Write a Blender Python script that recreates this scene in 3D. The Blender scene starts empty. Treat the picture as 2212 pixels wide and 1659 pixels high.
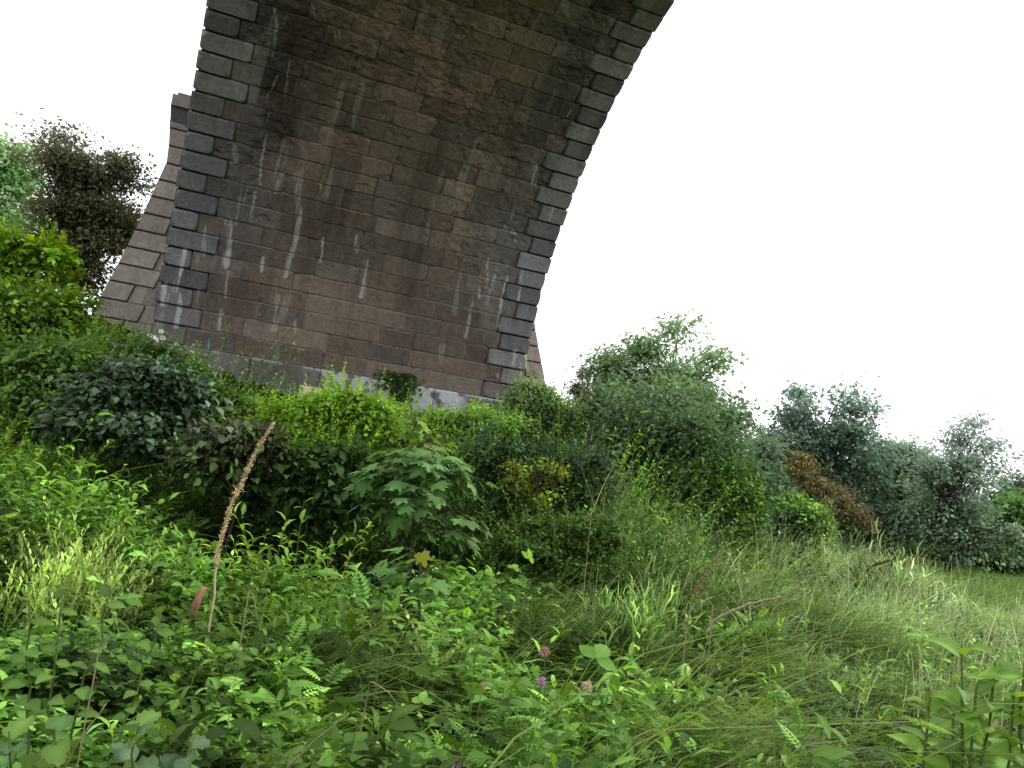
import bpy, math, random
import numpy as np
C = bpy.context.scene.collection
SC = bpy.context.scene
RNG = np.random.default_rng(7)
PI = math.pi

# ------------------------------------------------------------------ camera numbers
EYE = 1.6
FPX, PITCH, YAW, ROLL = 1883.3, 0.1131, 0.3745, 0.1344      # focal length in px of a 2212 px wide frame
D, XL, XR = 19.934, -0.4995, 8.1005                          # pier face, left and right end of the vault
CS, Z0, H0, R1 = 0.4075, 2.3934, 1.692, 9.07                 # course height, first joint, springing, radius
R2, A1 = 22.0, 1.20                                          # flatter crown of the three-centred arch
cy_, sy_ = math.cos(YAW), math.sin(YAW)
cp_, sp_ = math.cos(PITCH), math.sin(PITCH)
cr_, sr_ = math.cos(ROLL), math.sin(ROLL)
FWD = np.array([sy_*cp_, cy_*cp_, sp_])
RGT0 = np.array([cy_, -sy_, 0.0])
UP0 = np.array([-sy_*sp_, -cy_*sp_, cp_])
RGT = RGT0*cr_ + UP0*sr_ * 1.0
UPV = -RGT0*sr_ + UP0*cr_
RGT = RGT0*cr_ - UP0*(-sr_)
# content is turned clockwise, so the camera is turned anticlockwise about its axis
def ray(px, py):
    dx, dy = px-1106.0, py-829.0
    X = dx*cr_ + dy*sr_
    Y = -dx*sr_ + dy*cr_
    d = FWD*FPX + RGT0*X - UP0*Y
    return d
def at(px, py, r):
    d = ray(px, py)
    d = d/np.hypot(d[0], d[1])
    return np.array([0, 0, EYE]) + d*r
def mpp(r):                                                   # metres per picture px at range r
    return r/FPX

def smooth(a, b, x):
    t = np.clip((x-a)/(b-a), 0, 1)
    return t*t*(3-2*t)

# ------------------------------------------------------------------ noise
_lat = {}
def vnoise(u, v, seed=0):
    if seed not in _lat:
        _lat[seed] = np.random.default_rng(1000+seed).random((256, 256))
    L = _lat[seed]
    iu = np.floor(u).astype(int); iv = np.floor(v).astype(int)
    fu = u-iu; fv = v-iv
    fu = fu*fu*(3-2*fu); fv = fv*fv*(3-2*fv)
    a = L[iu % 256, iv % 256]; b = L[(iu+1) % 256, iv % 256]
    c = L[iu % 256, (iv+1) % 256]; d = L[(iu+1) % 256, (iv+1) % 256]
    return (a*(1-fu)+b*fu)*(1-fv)+(c*(1-fu)+d*fu)*fv
def fbm(u, v, seed=0, o=4):
    s = 0; w = .5; t = 0
    for i in range(o):
        s = s+w*vnoise(u*2**i+17.3*i, v*2**i+5.1*i, seed+i); t += w; w *= .5
    return s/t

# ------------------------------------------------------------------ terrain
AZ = np.radians(np.array([-180, -120, -60, -25, -9, 0, 10, 20, 28, 34, 40, 46, 51, 60, 90, 180]))
AH = np.array([0, 1.0, 3.6, 4.3, 4.1, 3.35, 2.8, 2.4, 2.05, 1.75, 1.38, .85, .28, .0, 0., 0])
def ground(x, y):
    x = np.asarray(x, float); y = np.asarray(y, float)
    r = np.hypot(x, y); az = np.arctan2(x, y)
    A = np.interp(az, AZ, AH)
    S = np.minimum(np.clip((r-2.6)/17.4, 0, 2)**2.0, 1.06)
    drop = 1-smooth(15.5, 24, r)*smooth(math.radians(33), math.radians(41), az)*smooth(math.radians(120), math.radians(90), az)
    n = (fbm(x*.45+40, y*.45+40, 3)-.5)*.30*smooth(2, 6, r)*(1-smooth(26, 40, r))
    far = (fbm(x*.012+9, y*.012+3, 5)-.5)*3.0*smooth(120, 400, r)
    field = .052*np.clip(r-17, 0, 26)*smooth(math.radians(36), math.radians(46), az)*smooth(math.radians(150), math.radians(110), az)
    return A*S*drop+n*(.4+.6*drop)+far+field

# ------------------------------------------------------------------ mesh builder
class MB:
    def __init__(s): s.V = []; s.F = []; s.Cc = []; s.n = 0
    def add(s, V, Fs, Cc):
        V = np.asarray(V, float).reshape(-1, 3)
        Cc = np.asarray(Cc, float)
        if Cc.ndim == 1: Cc = np.tile(Cc, (len(V), 1))
        for F in Fs:
            F = np.asarray(F, int)
            if len(F): s.F.append(F+s.n)
        s.V.append(V); s.Cc.append(Cc); s.n += len(V)
    def mesh(s, name, mat, smooth_=True):
        V = np.concatenate(s.V); Cc = np.concatenate(s.Cc)
        me = bpy.data.meshes.new(name)
        me.vertices.add(len(V)); me.vertices.foreach_set('co', V.astype(np.float32).ravel())
        lv = np.concatenate([F.ravel() for F in s.F]).astype(np.int32)
        tot = np.concatenate([np.full(len(F), F.shape[1]) for F in s.F])
        st = np.concatenate([[0], np.cumsum(tot)[:-1]]).astype(np.int32)
        me.loops.add(len(lv)); me.loops.foreach_set('vertex_index', lv)
        me.polygons.add(len(st)); me.polygons.foreach_set('loop_start', st)
        me.polygons.foreach_set('use_smooth', np.full(len(st), smooth_, bool))
        ca = me.color_attributes.new('Col', 'FLOAT_COLOR', 'POINT')
        ca.data.foreach_set('color', np.concatenate([Cc, np.ones((len(V), 1))], 1).astype(np.float32).ravel())
        me.update(calc_edges=True); me.validate()
        me.materials.append(mat)
        return me
    def build(s, name, mat, parent=None, smooth_=True):
        o = bpy.data.objects.new(name, s.mesh(name, mat, smooth_)); C.objects.link(o)
        if parent is not None:
            o.parent = parent
            o.matrix_parent_inverse = parent.matrix_world.inverted() if False else o.matrix_parent_inverse
            o.location = -np.array(parent.location)          # meshes are written in world coordinates
        return o

def tag(o, label=None, cat=None, group=None, kind=None):
    if label: o['label'] = label
    if cat: o['category'] = cat
    if group: o['group'] = group
    if kind: o['kind'] = kind
    return o
def thing(name, label, cat, loc, group=None):
    o = bpy.data.objects.new(name, None); C.objects.link(o); o.location = tuple(float(v) for v in loc)
    o.empty_display_size = .2
    return tag(o, label, cat, group)

# ------------------------------------------------------------------ materials
def nodes(m):
    m.use_nodes = True
    nt = m.node_tree; nt.nodes.clear()
    return nt, nt.nodes.new, nt.links.new
def leaf_mat(name, trans=.34, rough=.62, spec=.10):
    m = bpy.data.materials.new(name); nt, N, Lk = nodes(m)
    out = N('ShaderNodeOutputMaterial'); p = N('ShaderNodeBsdfPrincipled'); t = N('ShaderNodeBsdfTranslucent')
    mx = N('ShaderNodeMixShader'); a = N('ShaderNodeAttribute'); a.attribute_name = 'Col'
    no = N('ShaderNodeTexNoise'); no.inputs['Scale'].default_value = 60; no.inputs['Detail'].default_value = 2
    mr = N('ShaderNodeMapRange'); mr.inputs[3].default_value = .84; mr.inputs[4].default_value = 1.46
    Lk(no.outputs['Fac'], mr.inputs[0])
    mu = N('ShaderNodeMix'); mu.data_type = 'RGBA'; mu.blend_type = 'MULTIPLY'; mu.inputs[0].default_value = 1
    Lk(a.outputs['Color'], mu.inputs[6]); Lk(mr.outputs[0], mu.inputs[7])
    p.inputs['Roughness'].default_value = rough; p.inputs['Specular IOR Level'].default_value = spec
    Lk(mu.outputs[2], p.inputs['Base Color'])
    hs = N('ShaderNodeHueSaturation'); hs.inputs['Hue'].default_value = .478; hs.inputs['Saturation'].default_value = 1.15; hs.inputs['Value'].default_value = 1.5
    Lk(mu.outputs[2], hs.inputs['Color']); Lk(hs.outputs[0], t.inputs['Color'])
    mx.inputs[0].default_value = trans
    Lk(p.outputs[0], mx.inputs[1]); Lk(t.outputs[0], mx.inputs[2]); Lk(mx.outputs[0], out.inputs[0])
    return m
def col_mat(name, rough=.85, scale=30, lo=.7, hi=1.25, bump=.3, spec=.3, detail=5):
    m = bpy.data.materials.new(name); nt, N, Lk = nodes(m)
    out = N('ShaderNodeOutputMaterial'); p = N('ShaderNodeBsdfPrincipled')
    a = N('ShaderNodeAttribute'); a.attribute_name = 'Col'
    no = N('ShaderNodeTexNoise'); no.inputs['Scale'].default_value = scale; no.inputs['Detail'].default_value = detail
    no.inputs['Roughness'].default_value = .65
    tc = N('ShaderNodeTexCoord'); Lk(tc.outputs['Object'], no.inputs['Vector'])
    mr = N('ShaderNodeMapRange'); mr.inputs[1].default_value = .25; mr.inputs[2].default_value = .75
    mr.inputs[3].default_value = lo; mr.inputs[4].default_value = hi
    Lk(no.outputs['Fac'], mr.inputs[0])
    mu = N('ShaderNodeMix'); mu.data_type = 'RGBA'; mu.blend_type = 'MULTIPLY'; mu.inputs[0].default_value = 1
    Lk(a.outputs['Color'], mu.inputs[6]); Lk(mr.outputs[0], mu.inputs[7])
    Lk(mu.outputs[2], p.inputs['Base Color'])
    b = N('ShaderNodeBump'); b.inputs['Strength'].default_value = bump; b.inputs['Distance'].default_value = .02
    Lk(no.outputs['Fac'], b.inputs['Height']); Lk(b.outputs[0], p.inputs['Normal'])
    p.inputs['Roughness'].default_value = rough; p.inputs['Specular IOR Level'].default_value = spec
    Lk(p.outputs[0], out.inputs[0])
    return m
M_LEAF = leaf_mat('leaf')
M_GLOSS = leaf_mat('glossy_leaf', .25, .5, .2)
M_FAR = leaf_mat('far_foliage', .3, .9, .03)
M_GRASS = leaf_mat('grass_blade', .35, .55, .3)
M_BARK = col_mat('bark', .9, 40, .6, 1.3, .5)
M_DRY = col_mat('dry_stalk', .9, 60, .65, 1.3, .4)
M_PETAL = leaf_mat('petal', .3, .6, .2)
M_STONE = col_mat('sandstone', .9, 14, .72, 1.25, .55, .2, 8)

# ------------------------------------------------------------------ viaduct
def lofs(l):
    """profile of pier and vault: l metres above eye level along the surface -> y, z, normal(y,z) pointing into the opening"""
    l = np.asarray(l, float)
    a = np.clip((l-H0)/R1, 0, None)
    a2 = A1+(np.clip(a-A1, 0, None))*R1/R2
    am = np.minimum(a, A1)
    y1 = D-R1*(1-np.cos(am)); z1 = np.where(l < H0, l, H0+R1*np.sin(am))
    yA = D-R1*(1-math.cos(A1)); zA = H0+R1*math.sin(A1)
    y2 = yA-R2*(math.cos(A1)-np.cos(a2)); z2 = zA+R2*(np.sin(a2)-math.sin(A1))
    up = a > A1
    y = np.where(up, y2, y1); z = np.where(up, z2, z1)
    ang = np.where(up, a2, np.where(l < H0, 0, am))
    return y, z+EYE, -np.cos(ang), -np.sin(ang)
L_CROWN = H0+R1*A1+R2*(PI/2-A1)
Y_CROWN = float(lofs(L_CROWN)[0]); Z_CROWN = float(lofs(L_CROWN)[1])

def pix_uv(px, py):
    """photo px (3200 wide) -> along the vault x, l"""
    d = ray(px/1.44666, py/1.44666)
    ls = np.linspace(-1.5, L_CROWN-.5, 4000)
    y, z, _, _ = lofs(ls)
    f = (z-EYE)/y-d[2]/d[1]
    i = int(np.argmax(f > 0))
    return d[0]/d[1]*y[i], ls[i]

STREAKS = [  # photo px polyline, width px, strength, tint
 ([(903,188),(898,250),(892,300)],5,.9,0), ([(869,235),(855,270),(840,300),(838,354),(826,400),(818,427)],6,.7,0),
 ([(834,423),(826,460),(818,506),(813,575)],7,.95,0), ([(894,452),(880,506),(865,557),(851,600)],22,.62,1),
 ([(939,452),(952,488),(943,530),(934,579)],11,.75,1), ([(934,579),(934,650),(931,700),(917,772),(906,808),(893,863)],16,.85,1),
 ([(760,590),(748,630),(735,700)],9,.5,1),([(718,690),(715,758),(707,823)],22,.8,0), ([(637,705),(635,795)],12,.6,1), ([(577,780),(560,860),(545,905)],17,.7,0),
 ([(520,895),(512,945)],22,.65,0), ([(555,905),(560,960),(550,1020)],20,.6,0), ([(870,924),(866,970),(858,1030)],14,.75,1),
 ([(1112,738),(1114,760),(1116,785)],13,.8,0), ([(1145,816),(1140,860),(1130,924)],16,.8,0), ([(1011,745),(1002,819)],5,.7,0),
 ([(823,806),(817,848)],10,.6,0), ([(690,968),(685,1030)],10,.55,0), ([(924,1000),(921,1045)],8,.6,1), ([(775,575),(760,640)],8,.4,1),
 ([(1675,520),(1667,575)],15,.8,1), ([(1580,712),(1612,730)],12,.45,0), ([(1608,730),(1612,754)],8,.6,0),
 ([(1584,868),(1564,970),(1556,1020)],9,.75,0), ([(1545,862),(1540,900)],12,.6,0), ([(1631,836),(1618,938)],8,.65,0),
 ([(1476,912),(1466,980),(1455,1050)],14,.6,1), ([(1526,810),(1518,911)],7,.7,0), ([(1609,1096),(1602,1140)],15,.8,0),
 ([(1724,648),(1716,690)],8,.7,0), ([(1784,343),(1763,380)],4,.8,1), ([(1560,1180),(1553,1170)],10,.5,1),
 ([(862,30),(866,90),(847,170)],13,.6,0), ([(898,45),(880,96)],12,.6,0), ([(733,462),(738,500)],22,.7,1), ([(975,10),(985,50)],5,.7,1),
 ([(1048,97),(1050,120)],3,.9,2), ([(1063,97),(1066,122)],3,.9,2), ([(1382,1080),(1378,1130)],14,.6,0),([(1250,1180),(1246,1230)],10,.5,0),
 ([(625,905),(620,960)],12,.5,1), ([(1530,905),(1525,950)],6,.6,0), ([(1500,895),(1497,930)],5,.6,0), ([(795,600),(783,690)],9,.55,1),
 ([(1000,560),(1010,620)],4,.5,2), ([(715,850),(706,905),(703,930)],6,.6,3), ([(655,1055),(650,1090)],7,.9,4),
]
def block_map(xx, ll, rng_seed, xl, xr, quoin=True, l0=Z0, cs=CS, lmin=.65, lmax=1.35):
    """masonry layout: returns block id, distance to nearest vertical joint, to horizontal joint, quoin mask"""
    k = np.floor((ll-l0)/cs).astype(int)
    dh = np.minimum((ll-l0)/cs-k, 1-((ll-l0)/cs-k))*cs
    below = ((ll-l0)/cs-k)
    bid = np.zeros(xx.shape, int); dv = np.full(xx.shape, 9.); q = np.zeros(xx.shape, bool)
    for kk in range(k.min(), k.max()+1):
        rg = np.random.default_rng(rng_seed*1000+kk+500)
        ql = .62+.30*((kk+1) % 2)+rg.uniform(-.08, .16); qr = .66+.22*(kk % 2)+rg.uniform(-.10, .16)
        j = [xl, xl+ql] if quoin else [xl, xl+rg.uniform(.3, 1.)]
        end = xr-qr if quoin else xr
        while end-j[-1] > lmax:
            j.append(j[-1]+rg.uniform(lmin, lmax))
        if quoin:
            if end-j[-1] < .35: j[-1] = end
            else: j.append(end)
        j.append(xr); j = np.array(j)
        m = k == kk
        xs = xx[m]
        i = np.clip(np.searchsorted(j, xs)-1, 0, len(j)-2)
        bid[m] = (kk+60)*64+i
        dv[m] = np.minimum(xs-j[i], j[i+1]-xs)
        if quoin: q[m] = (i == 0) | (i == len(j)-2)
    return bid, dv, dh, q, k, below

def hashf(i, s):
    return np.random.default_rng(s).random(8192)[i % 8192]

def soffit_grid(xs, ls, detail=True):
    xx, ll = np.meshgrid(xs, ls)
    wx = (fbm(xx*3, ll*3, 11, 3)-.5)*.02; wl = (fbm(xx*2.3+9, ll*2.3, 15, 3)-.5)*.03
    mid = (xx > XL+.9) & (xx < XR-.9)
    bid, dv, dh, q, k, fr = block_map(xx+wx*mid, ll+wl*mid, 4, XL, XR)
    h1, h2, h3, h4 = (hashf(bid, s) for s in (1, 2, 3, 4))
    jn = hashf((k+80)*7+((xx*1.1).astype(int)), 9)
    # height
    up = smooth(4, 8, ll)
    jw = np.where(q, .020, .013)
    dj = np.minimum(dv, dh)
    joint = 1-smooth(jw*.4, jw*1.5, dj)
    rough = fbm(xx*5, ll*5, 21, 4)-.5
    hgt = (h1-.5)*.02+rough*.03*(1-.6*q)+np.where(q, .045, 0)
    hgt -= joint*np.where(q, .075, .022*(.3+1.2*jn))
    hgt += q*(-.03)*smooth(.02, .0, dh)
    # missing chips
    corner = smooth(.16, .02, dv+dh+(fbm(xx*11, ll*11, 33, 3)-.5)*.16)*smooth(.45, .6, hashf(bid+3, 35))
    hgt -= corner*np.where(q, .05, .02)
    chip = smooth(.66, .74, fbm(xx*2.1+3, ll*2.6, 31, 4))*(~q)*smooth(3., 6., ll)
    hgt -= chip*.03
    spall = smooth(.45, .7, fbm(xx*.7+13, ll*.7+3, 36, 3))*smooth(2.5, 6., ll)*(~q)
    hgt += spall*(fbm(xx*8, ll*9, 38, 4)-.5)*.07
    # colour
    brown = np.array([.160, .131, .110]); red = np.array([.170, .130, .106]); grey = np.array([.155, .142, .130]); blue = np.array([.130, .125, .136])
    olive = np.array([.140, .120, .095]); qcol = np.array([.185, .182, .188])
    f1 = fbm(xx*.55+2, ll*.45+7, 41, 4)
    col = brown*(1-h2[..., None]*.8)+red*(h2[..., None]*.8)
    gz = smooth(.78, .98, h3)*.6
    col = col*(1-gz[..., None])+grey*gz[..., None]
    lz = smooth(2.3, 1.2, xx-XL+(f1-.5)*2.5)*.75*smooth(1.5, 5.5, ll)
    col = col*(1-lz[..., None])+blue*.8*lz[..., None]
    rz = smooth(2.4, 1.2, XR-xx+(f1-.5)*2.0)*.8*smooth(2.6, 4.5, ll)
    col = col*(1-rz[..., None])+blue*.95*rz[..., None]
    oz = smooth(.5, .66, fbm(xx*.6+30, ll*.5, 45, 3))*smooth(5, 8, ll)*.55
    col = col*(1-oz[..., None])+olive*oz[..., None]
    qv = .66*q
    col = col*(1-qv[..., None])+(qcol*(.78+.45*h1[..., None]))*qv[..., None]
    wq = q*smooth(2.8, 1.0, ll)*.6
    col = col*(1-wq[..., None])+np.array([.20, .175, .155])*wq[..., None]
    # tone per stone; edge stones patchily darker toward the top of each
    col = col*(.66+.62*h4)[..., None]
    col *= (1-.25*q*smooth(.5, 1., fr)*smooth(.3, .7, fbm(xx*6, ll*1.2, 52, 3)))[..., None]
    wash = fbm(xx*7, ll*.55, 61, 4)
    col *= (.80+.42*wash)[..., None]
    dark = smooth(.52, .72, fbm(xx*1.3+5, ll*.35+2, 65, 4))*.34*smooth(1.5, 4., ll)
    col *= (1-dark)[..., None]
    col *= 1+np.array([.30, .14, .12])*smooth(4.5, 10, ll)[..., None]  # upper vault colour lightened and warmed to offset shade and green bounce
    spk = vnoise(xx*34, ll*34, 71)
    col *= (.86+.28*spk)[..., None]
    # mortar: dark at the arrises, pale where the lime has run
    lime = smooth(.50, .62, jn)*(~q)
    jc = np.where(lime[..., None] > .5, np.array([.30, .255, .22])*(1-.45*up)[..., None], np.where(q[..., None], np.array([.07, .06, .055]), np.array([.04, .034, .03])))
    jj = joint*np.where(q, 1., np.where(lime > .5, .85, .55))*smooth(.30, .46, fbm(xx*1.6, ll*1.6, 75, 3))
    col = col*(1-jj[..., None])+jc*jj[..., None]
    # wide smeared pointing low on the pier
    smear = smooth(.060+.03*jn, .018, dj+(fbm(xx*4, ll*4, 77, 3)-.5)*.04)*smooth(5.2, 3.6, ll)*(~q)*smooth(.36, .52, fbm(xx*.9+3, ll*.9, 79, 3))*.55
    col = col*(1-smear[..., None])+np.array([.20, .172, .15])*smear[..., None]
    # lime runs
    low = smooth(3.4, 2.6, ll)
    vein = smooth(.70, .76, fbm(xx*5.5+7, ll*.5+3, 81, 3))*smooth(.5, .62, fbm(xx*.8, ll*.9, 85, 3))
    col = col*(1-.40*vein[..., None])+np.array([.33, .31, .30])*.40*vein[..., None]
    if detail:
        tint = [np.array([.42, .42, .43]), np.array([.34, .33, .30]), np.array([.5, .42, .25]), np.array([.40, .28, .25]), np.array([.12, .35, .48])]
        for pts, w, st, tn in STREAKS:
            uv = np.array([pix_uv(*p) for p in pts])
            scale = abs(pix_uv(pts[0][0]+10, pts[0][1]+3)[0]-uv[0, 0])/10
            w_ = w*scale*.5
            best = np.zeros(xx.shape)
            wob = (fbm(xx*3+w, ll*3.5, 91, 3)-.5)*.05+(fbm(xx*2, ll*14, 93, 2)-.5)*.03
            jag = (.25+1.5*fbm(xx*9, ll*1.6, 95, 3))
            tl = uv[-1, 1]-uv[0, 1] or 1
            for a, b in zip(uv[:-1], uv[1:]):
                dl = b-a; L2 = dl@dl
                bx0, bx1 = min(a[0], b[0])-.6, max(a[0], b[0])+.6; by0, by1 = min(a[1], b[1])-.6, max(a[1], b[1])+.6
                i0, i1 = np.searchsorted(ls, [by0, by1]); j0, j1 = np.searchsorted(xs, [bx0, bx1])
                sl = (slice(i0, i1), slice(j0, j1))
                X = xx[sl]+wob[sl]-a[0]; Y = ll[sl]-a[1]
                t = np.clip((X*dl[0]+Y*dl[1])/L2, 0, 1)
                dd = np.hypot(X-t*dl[0], (Y-t*dl[1]))
                ww = w_*jag[sl]
                best[sl] = np.maximum(best[sl], smooth(ww*1.25, ww*.6, dd))
            best *= st*(.16+1.25*smooth(.34, .58, fbm(xx*24, ll*1.1, 99, 4)))*(.55+.45*smooth(.3, .5, fbm(xx*5, ll*6, 103, 3)))
            best = np.clip(best, 0, .95)
            col = col*(1-best[..., None])+tint[tn]*best[..., None]
        # damp black sheet of water between two runs
        (ax, al), (bx, bl) = pix_uv(868, 240), pix_uv(905, 420)
        dm = smooth(.75, .3, np.abs(xx-(ax+bx)/2+(fbm(xx*2, ll*2, 101, 3)-.5)*.8))*smooth(bl-1.2, bl, ll)*smooth(al+2.6, al+.6, ll)
        col *= (1-.45*dm)[..., None]
    y, z, ny, nz = lofs(ll)
    # ragged arrises at both ends of the vault
    ex = (hashf((k+60)*3, 13)-.5)*.03
    notch = (1-smooth(.004, .03, dh))*.07
    xo = xx.copy()
    xo += np.where(xx < XL+.04, notch+ex, 0)-np.where(xx > XR-.04, notch+ex, 0)
    V = np.stack([xo, y+ny*hgt, z+nz*hgt], -1)
    n, m = xx.shape
    idx = np.arange(n*m).reshape(n, m)
    F = np.stack([idx[:-1, :-1], idx[1:, :-1], idx[1:, 1:], idx[:-1, 1:]], -1).reshape(-1, 4)
    return V.reshape(-1, 3), F, np.clip(col*np.where(q[..., None], np.array([1.12, 1.13, 1.16]), np.array([1.10, 1.06, 1.02])), .01, .8).reshape(-1, 3), (q*np.where(xx < (XL+XR)/2, 1, 2)).ravel()

def wall_grid(xs, zs, mk, seed, xl, xr, l0, base, cs=CS, proud=.02, edge=None, quoin=False, depth=.02):
    """flat masonry wall; mk(xx, zz, height) -> world points"""
    xx, zz = np.meshgrid(xs, zs)
    bid, dv, dh, q, k, fr = block_map(xx, zz, seed, xl, xr, quoin, l0, cs)
    h1, h2 = hashf(bid, 101), hashf(bid, 102)
    joint = 1-smooth(.006, .02, np.minimum(dv, dh))
    hgt = (h1-.5)*.015+(fbm(xx*5, zz*5, 121)-.5)*.02-joint*np.where(q, depth*2, depth)+q*proud
    col = np.array(base)*(.75+.5*h2)[..., None]*(.78+.44*fbm(xx*5, zz*.8, 131))[..., None]
    col = col*(1-.7*joint[..., None])+np.array([.04, .035, .03])*.7*joint[..., None]
    V = mk(xx, zz, hgt)
    n, m = xx.shape
    idx = np.arange(n*m).reshape(n, m)
    F = np.stack([idx[:-1, :-1], idx[1:, :-1], idx[1:, 1:], idx[:-1, 1:]], -1).reshape(-1, 4)
    return V.reshape(-1, 3), F, col.reshape(-1, 3)

def box_faces(x0, x1, y0, y1, z0, z1):
    V = np.array([(x, y, z) for x in (x0, x1) for y in (y0, y1) for z in (z0, z1)], float)
    F = np.array([(0, 1, 3, 2), (4, 6, 7, 5), (0, 4, 5, 1), (2, 3, 7, 6), (0, 2, 6, 4), (1, 5, 7, 3)])
    return V, F

PT = 3.6                                                     # pier thickness
via = thing('stone_viaduct', 'dark brown sandstone railway arch rising from its pier above the overgrown bank', 'viaduct', (XL+4.3, D+1.8, 3.0))
PL_TOP = Z0-CS                                               # top of the plinth course, above eye
# visible part of pier and vault, fine
mb = MB()
xs = np.concatenate([[XL, XL+.008, XL+.035], np.arange(XL+.055, XR-.05, .0195), [XR-.035, XR-.008, XR]])
ls = np.arange(PL_TOP+.003, 12.4, .0128)
V, F, K, Q = soffit_grid(xs, ls)
for side_, nm in ((0, 'arch_soffit'), (1, 'quoin_edging'), (2, 'quoin_edging')):
    Fs = F[Q[F].max(1) == side_]; u, inv = np.unique(Fs, return_inverse=True)
    mb = MB(); mb.add(V[u], [inv.reshape(Fs.shape)], K[u]); mb.build(nm, M_STONE, via)
# crown and the far haunch, coarse
mb = MB()
ls2 = np.arange(12.4, L_CROWN+.001, .045); xs2 = np.linspace(XL, XR, 190)
V, F, K, _ = soffit_grid(xs2, ls2, False); mb.add(V, [F], K)
ls3 = np.arange(-.9, L_CROWN+.001, .06)
V, F, K, _ = soffit_grid(xs2[::2], ls3, False); V[:, 1] = 2*Y_CROWN-V[:, 1]; mb.add(V, [F[:, ::-1]], K)
mb.build('arch_crown', M_STONE, via)
# spandrels with the arch ring cut out, parapets, deck
ZT = Z_CROWN+1.5
mb = MB()
lp = np.linspace(PL_TOP, L_CROWN, 160); yy, zz, _, _ = lofs(lp)
ya = np.concatenate([yy, (2*Y_CROWN-yy)[::-1][1:]]); za = np.concatenate([zz, zz[::-1][1:]])
for X, sgn in ((XL+.05, -1), (XR-.05, 1)):
    rows = np.linspace(0, 1, 22)
    Vs = np.stack([np.full((len(rows), len(ya)), X), np.tile(ya, (len(rows), 1)), za[None]+(ZT-za[None])*rows[:, None]], -1)
    n, m = Vs.shape[:2]; idx = np.arange(n*m).reshape(n, m)
    F = np.stack([idx[:-1, :-1], idx[1:, :-1], idx[1:, 1:], idx[:-1, 1:]], -1).reshape(-1, 4)
    if sgn > 0: F = F[:, ::-1]
    kk = np.floor(Vs[..., 2]/CS)
    K = np.array([.24, .21, .18])*(.8+.4*hashf((kk*31+np.floor(Vs[..., 1]/1.1)).astype(int), 77))[..., None]
    mb.add(Vs.reshape(-1, 3), [F], K.reshape(-1, 3))
mb.build('spandrel_wall', M_STONE, via, False)
for X0, X1 in ((XL-.18, XL+.32), (XR-.32, XR+.18)):
    mb = MB()
    V, F = box_faces(X0, X1, 2*Y_CROWN-D-22, D+22, ZT+.004, ZT+1.15); mb.add(V, [F], np.array([.22, .2, .18]))
    V, F = box_faces(X0-.08, X1+.08, 2*Y_CROWN-D-22, D+22, ZT+1.152, ZT+1.36); mb.add(V, [F], np.array([.25, .23, .2]))
    mb.build('parapet', M_STONE, via, False)
mb = MB(); V, F = box_faces(XL+.052, XR-.052, 2*Y_CROWN-D-22, D+22, ZT-.4, ZT); mb.add(V, [F], np.array([.1, .09, .08]))
mb.build('deck', M_STONE, via, False)
# body of the pier behind its face and the next span beyond it
mb = MB()
def side(X, sgn):
    zs = np.arange(1.0, ZT-.42, .05); ysn = np.arange(D+.05, D+PT+.01, .06)
    mk = lambda a, b, h: np.stack([X+sgn*h, a, b], -1)
    V, F, K = wall_grid(ysn, zs, mk, 31, D+.05, D+PT, EYE+Z0, (.22, .19, .165)); mb.add(V, [F if sgn > 0 else F[:, ::-1]], K)
side(XL+.03, -1); side(XR-.03, 1)
V, F = box_faces(XL+.1, XR-.1, D+.12, D+PT, .5, ZT-.42); mb.add(V, [F], np.array([.16, .14, .12]))
mb.build('pier_core', M_STONE, via, False); mb = MB()
V, F = box_faces(XL+.1, XR-.1, 2*Y_CROWN-D-PT, 2*Y_CROWN-D-.12, -1, ZT-.42); mb.add(V, [F], np.array([.16, .14, .12]))
mb.build('pier_core', M_STONE, via, False); mb = MB()
V, F = box_faces(XL+.1, XR-.1, D+PT+.01, D+22, ZT-2.2, ZT-.41); mb.add(V, [F], np.array([.16, .14, .12]))
mb.build('deck_slab', M_STONE, via, False); mb = MB()
V, F = box_faces(XL+.1, XR-.1, 2*Y_CROWN-D-22, 2*Y_CROWN-D-PT-.01, ZT-2.2, ZT-.41); mb.add(V, [F], np.array([.16, .14, .12]))
mb.build('deck_slab', M_STONE, via, False)
# plinth: rendered and limewashed, flaking
mb = MB()
xs4 = np.arange(XL-.12, XR+.13, .022); ls4 = np.arange(.2, PL_TOP+.002, .02)
xx, ll = np.meshgrid(xs4, ls4)
bid, dv, dh, q, k, fr = block_map(xx, ll, 57, XL-.12, XR+.12, False, PL_TOP-.62, .62, 1.2, 2.2)
joint = 1-smooth(.006, .02, dv)
hgt = .13+(fbm(xx*4, ll*4, 201)-.5)*.03-joint*.02-(1-smooth(0, .035, PL_TOP-ll))*.035
K = np.array([.165, .155, .145])*(.40+1.15*fbm(xx*1.7, ll*1.7, 205))[..., None]*(.7+.6*fbm(xx*6, ll*1.1, 209))[..., None]*(.85+.3*hashf(bid, 207))[..., None]
u0 = pix_uv(985, 1190)[0]; u1 = pix_uv(1452, 1280)[0]
flake = smooth(.40, .52, fbm(xx*6, ll*6, 211, 5)+.14*smooth(u0-.4, u0+.3, xx)*smooth(u1+.2, u1-.4, xx)-.09)*smooth(u0-.3, u0+.2, xx)*smooth(u1+.1, u1-.3, xx)
K = K*(1-flake[..., None])+np.array([.50, .52, .57])*flake[..., None]
lip = smooth(.10, .02, PL_TOP-ll)*smooth(.46, .62, fbm(xx*2.2, ll*.3, 215))*.55
K = K*(1-lip[..., None])+np.array([.45, .45, .46])*lip[..., None]
K = K*(1-.6*joint[..., None])
c0 = pix_uv(934, 1200); c1 = pix_uv(1000, 1245)
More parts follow.
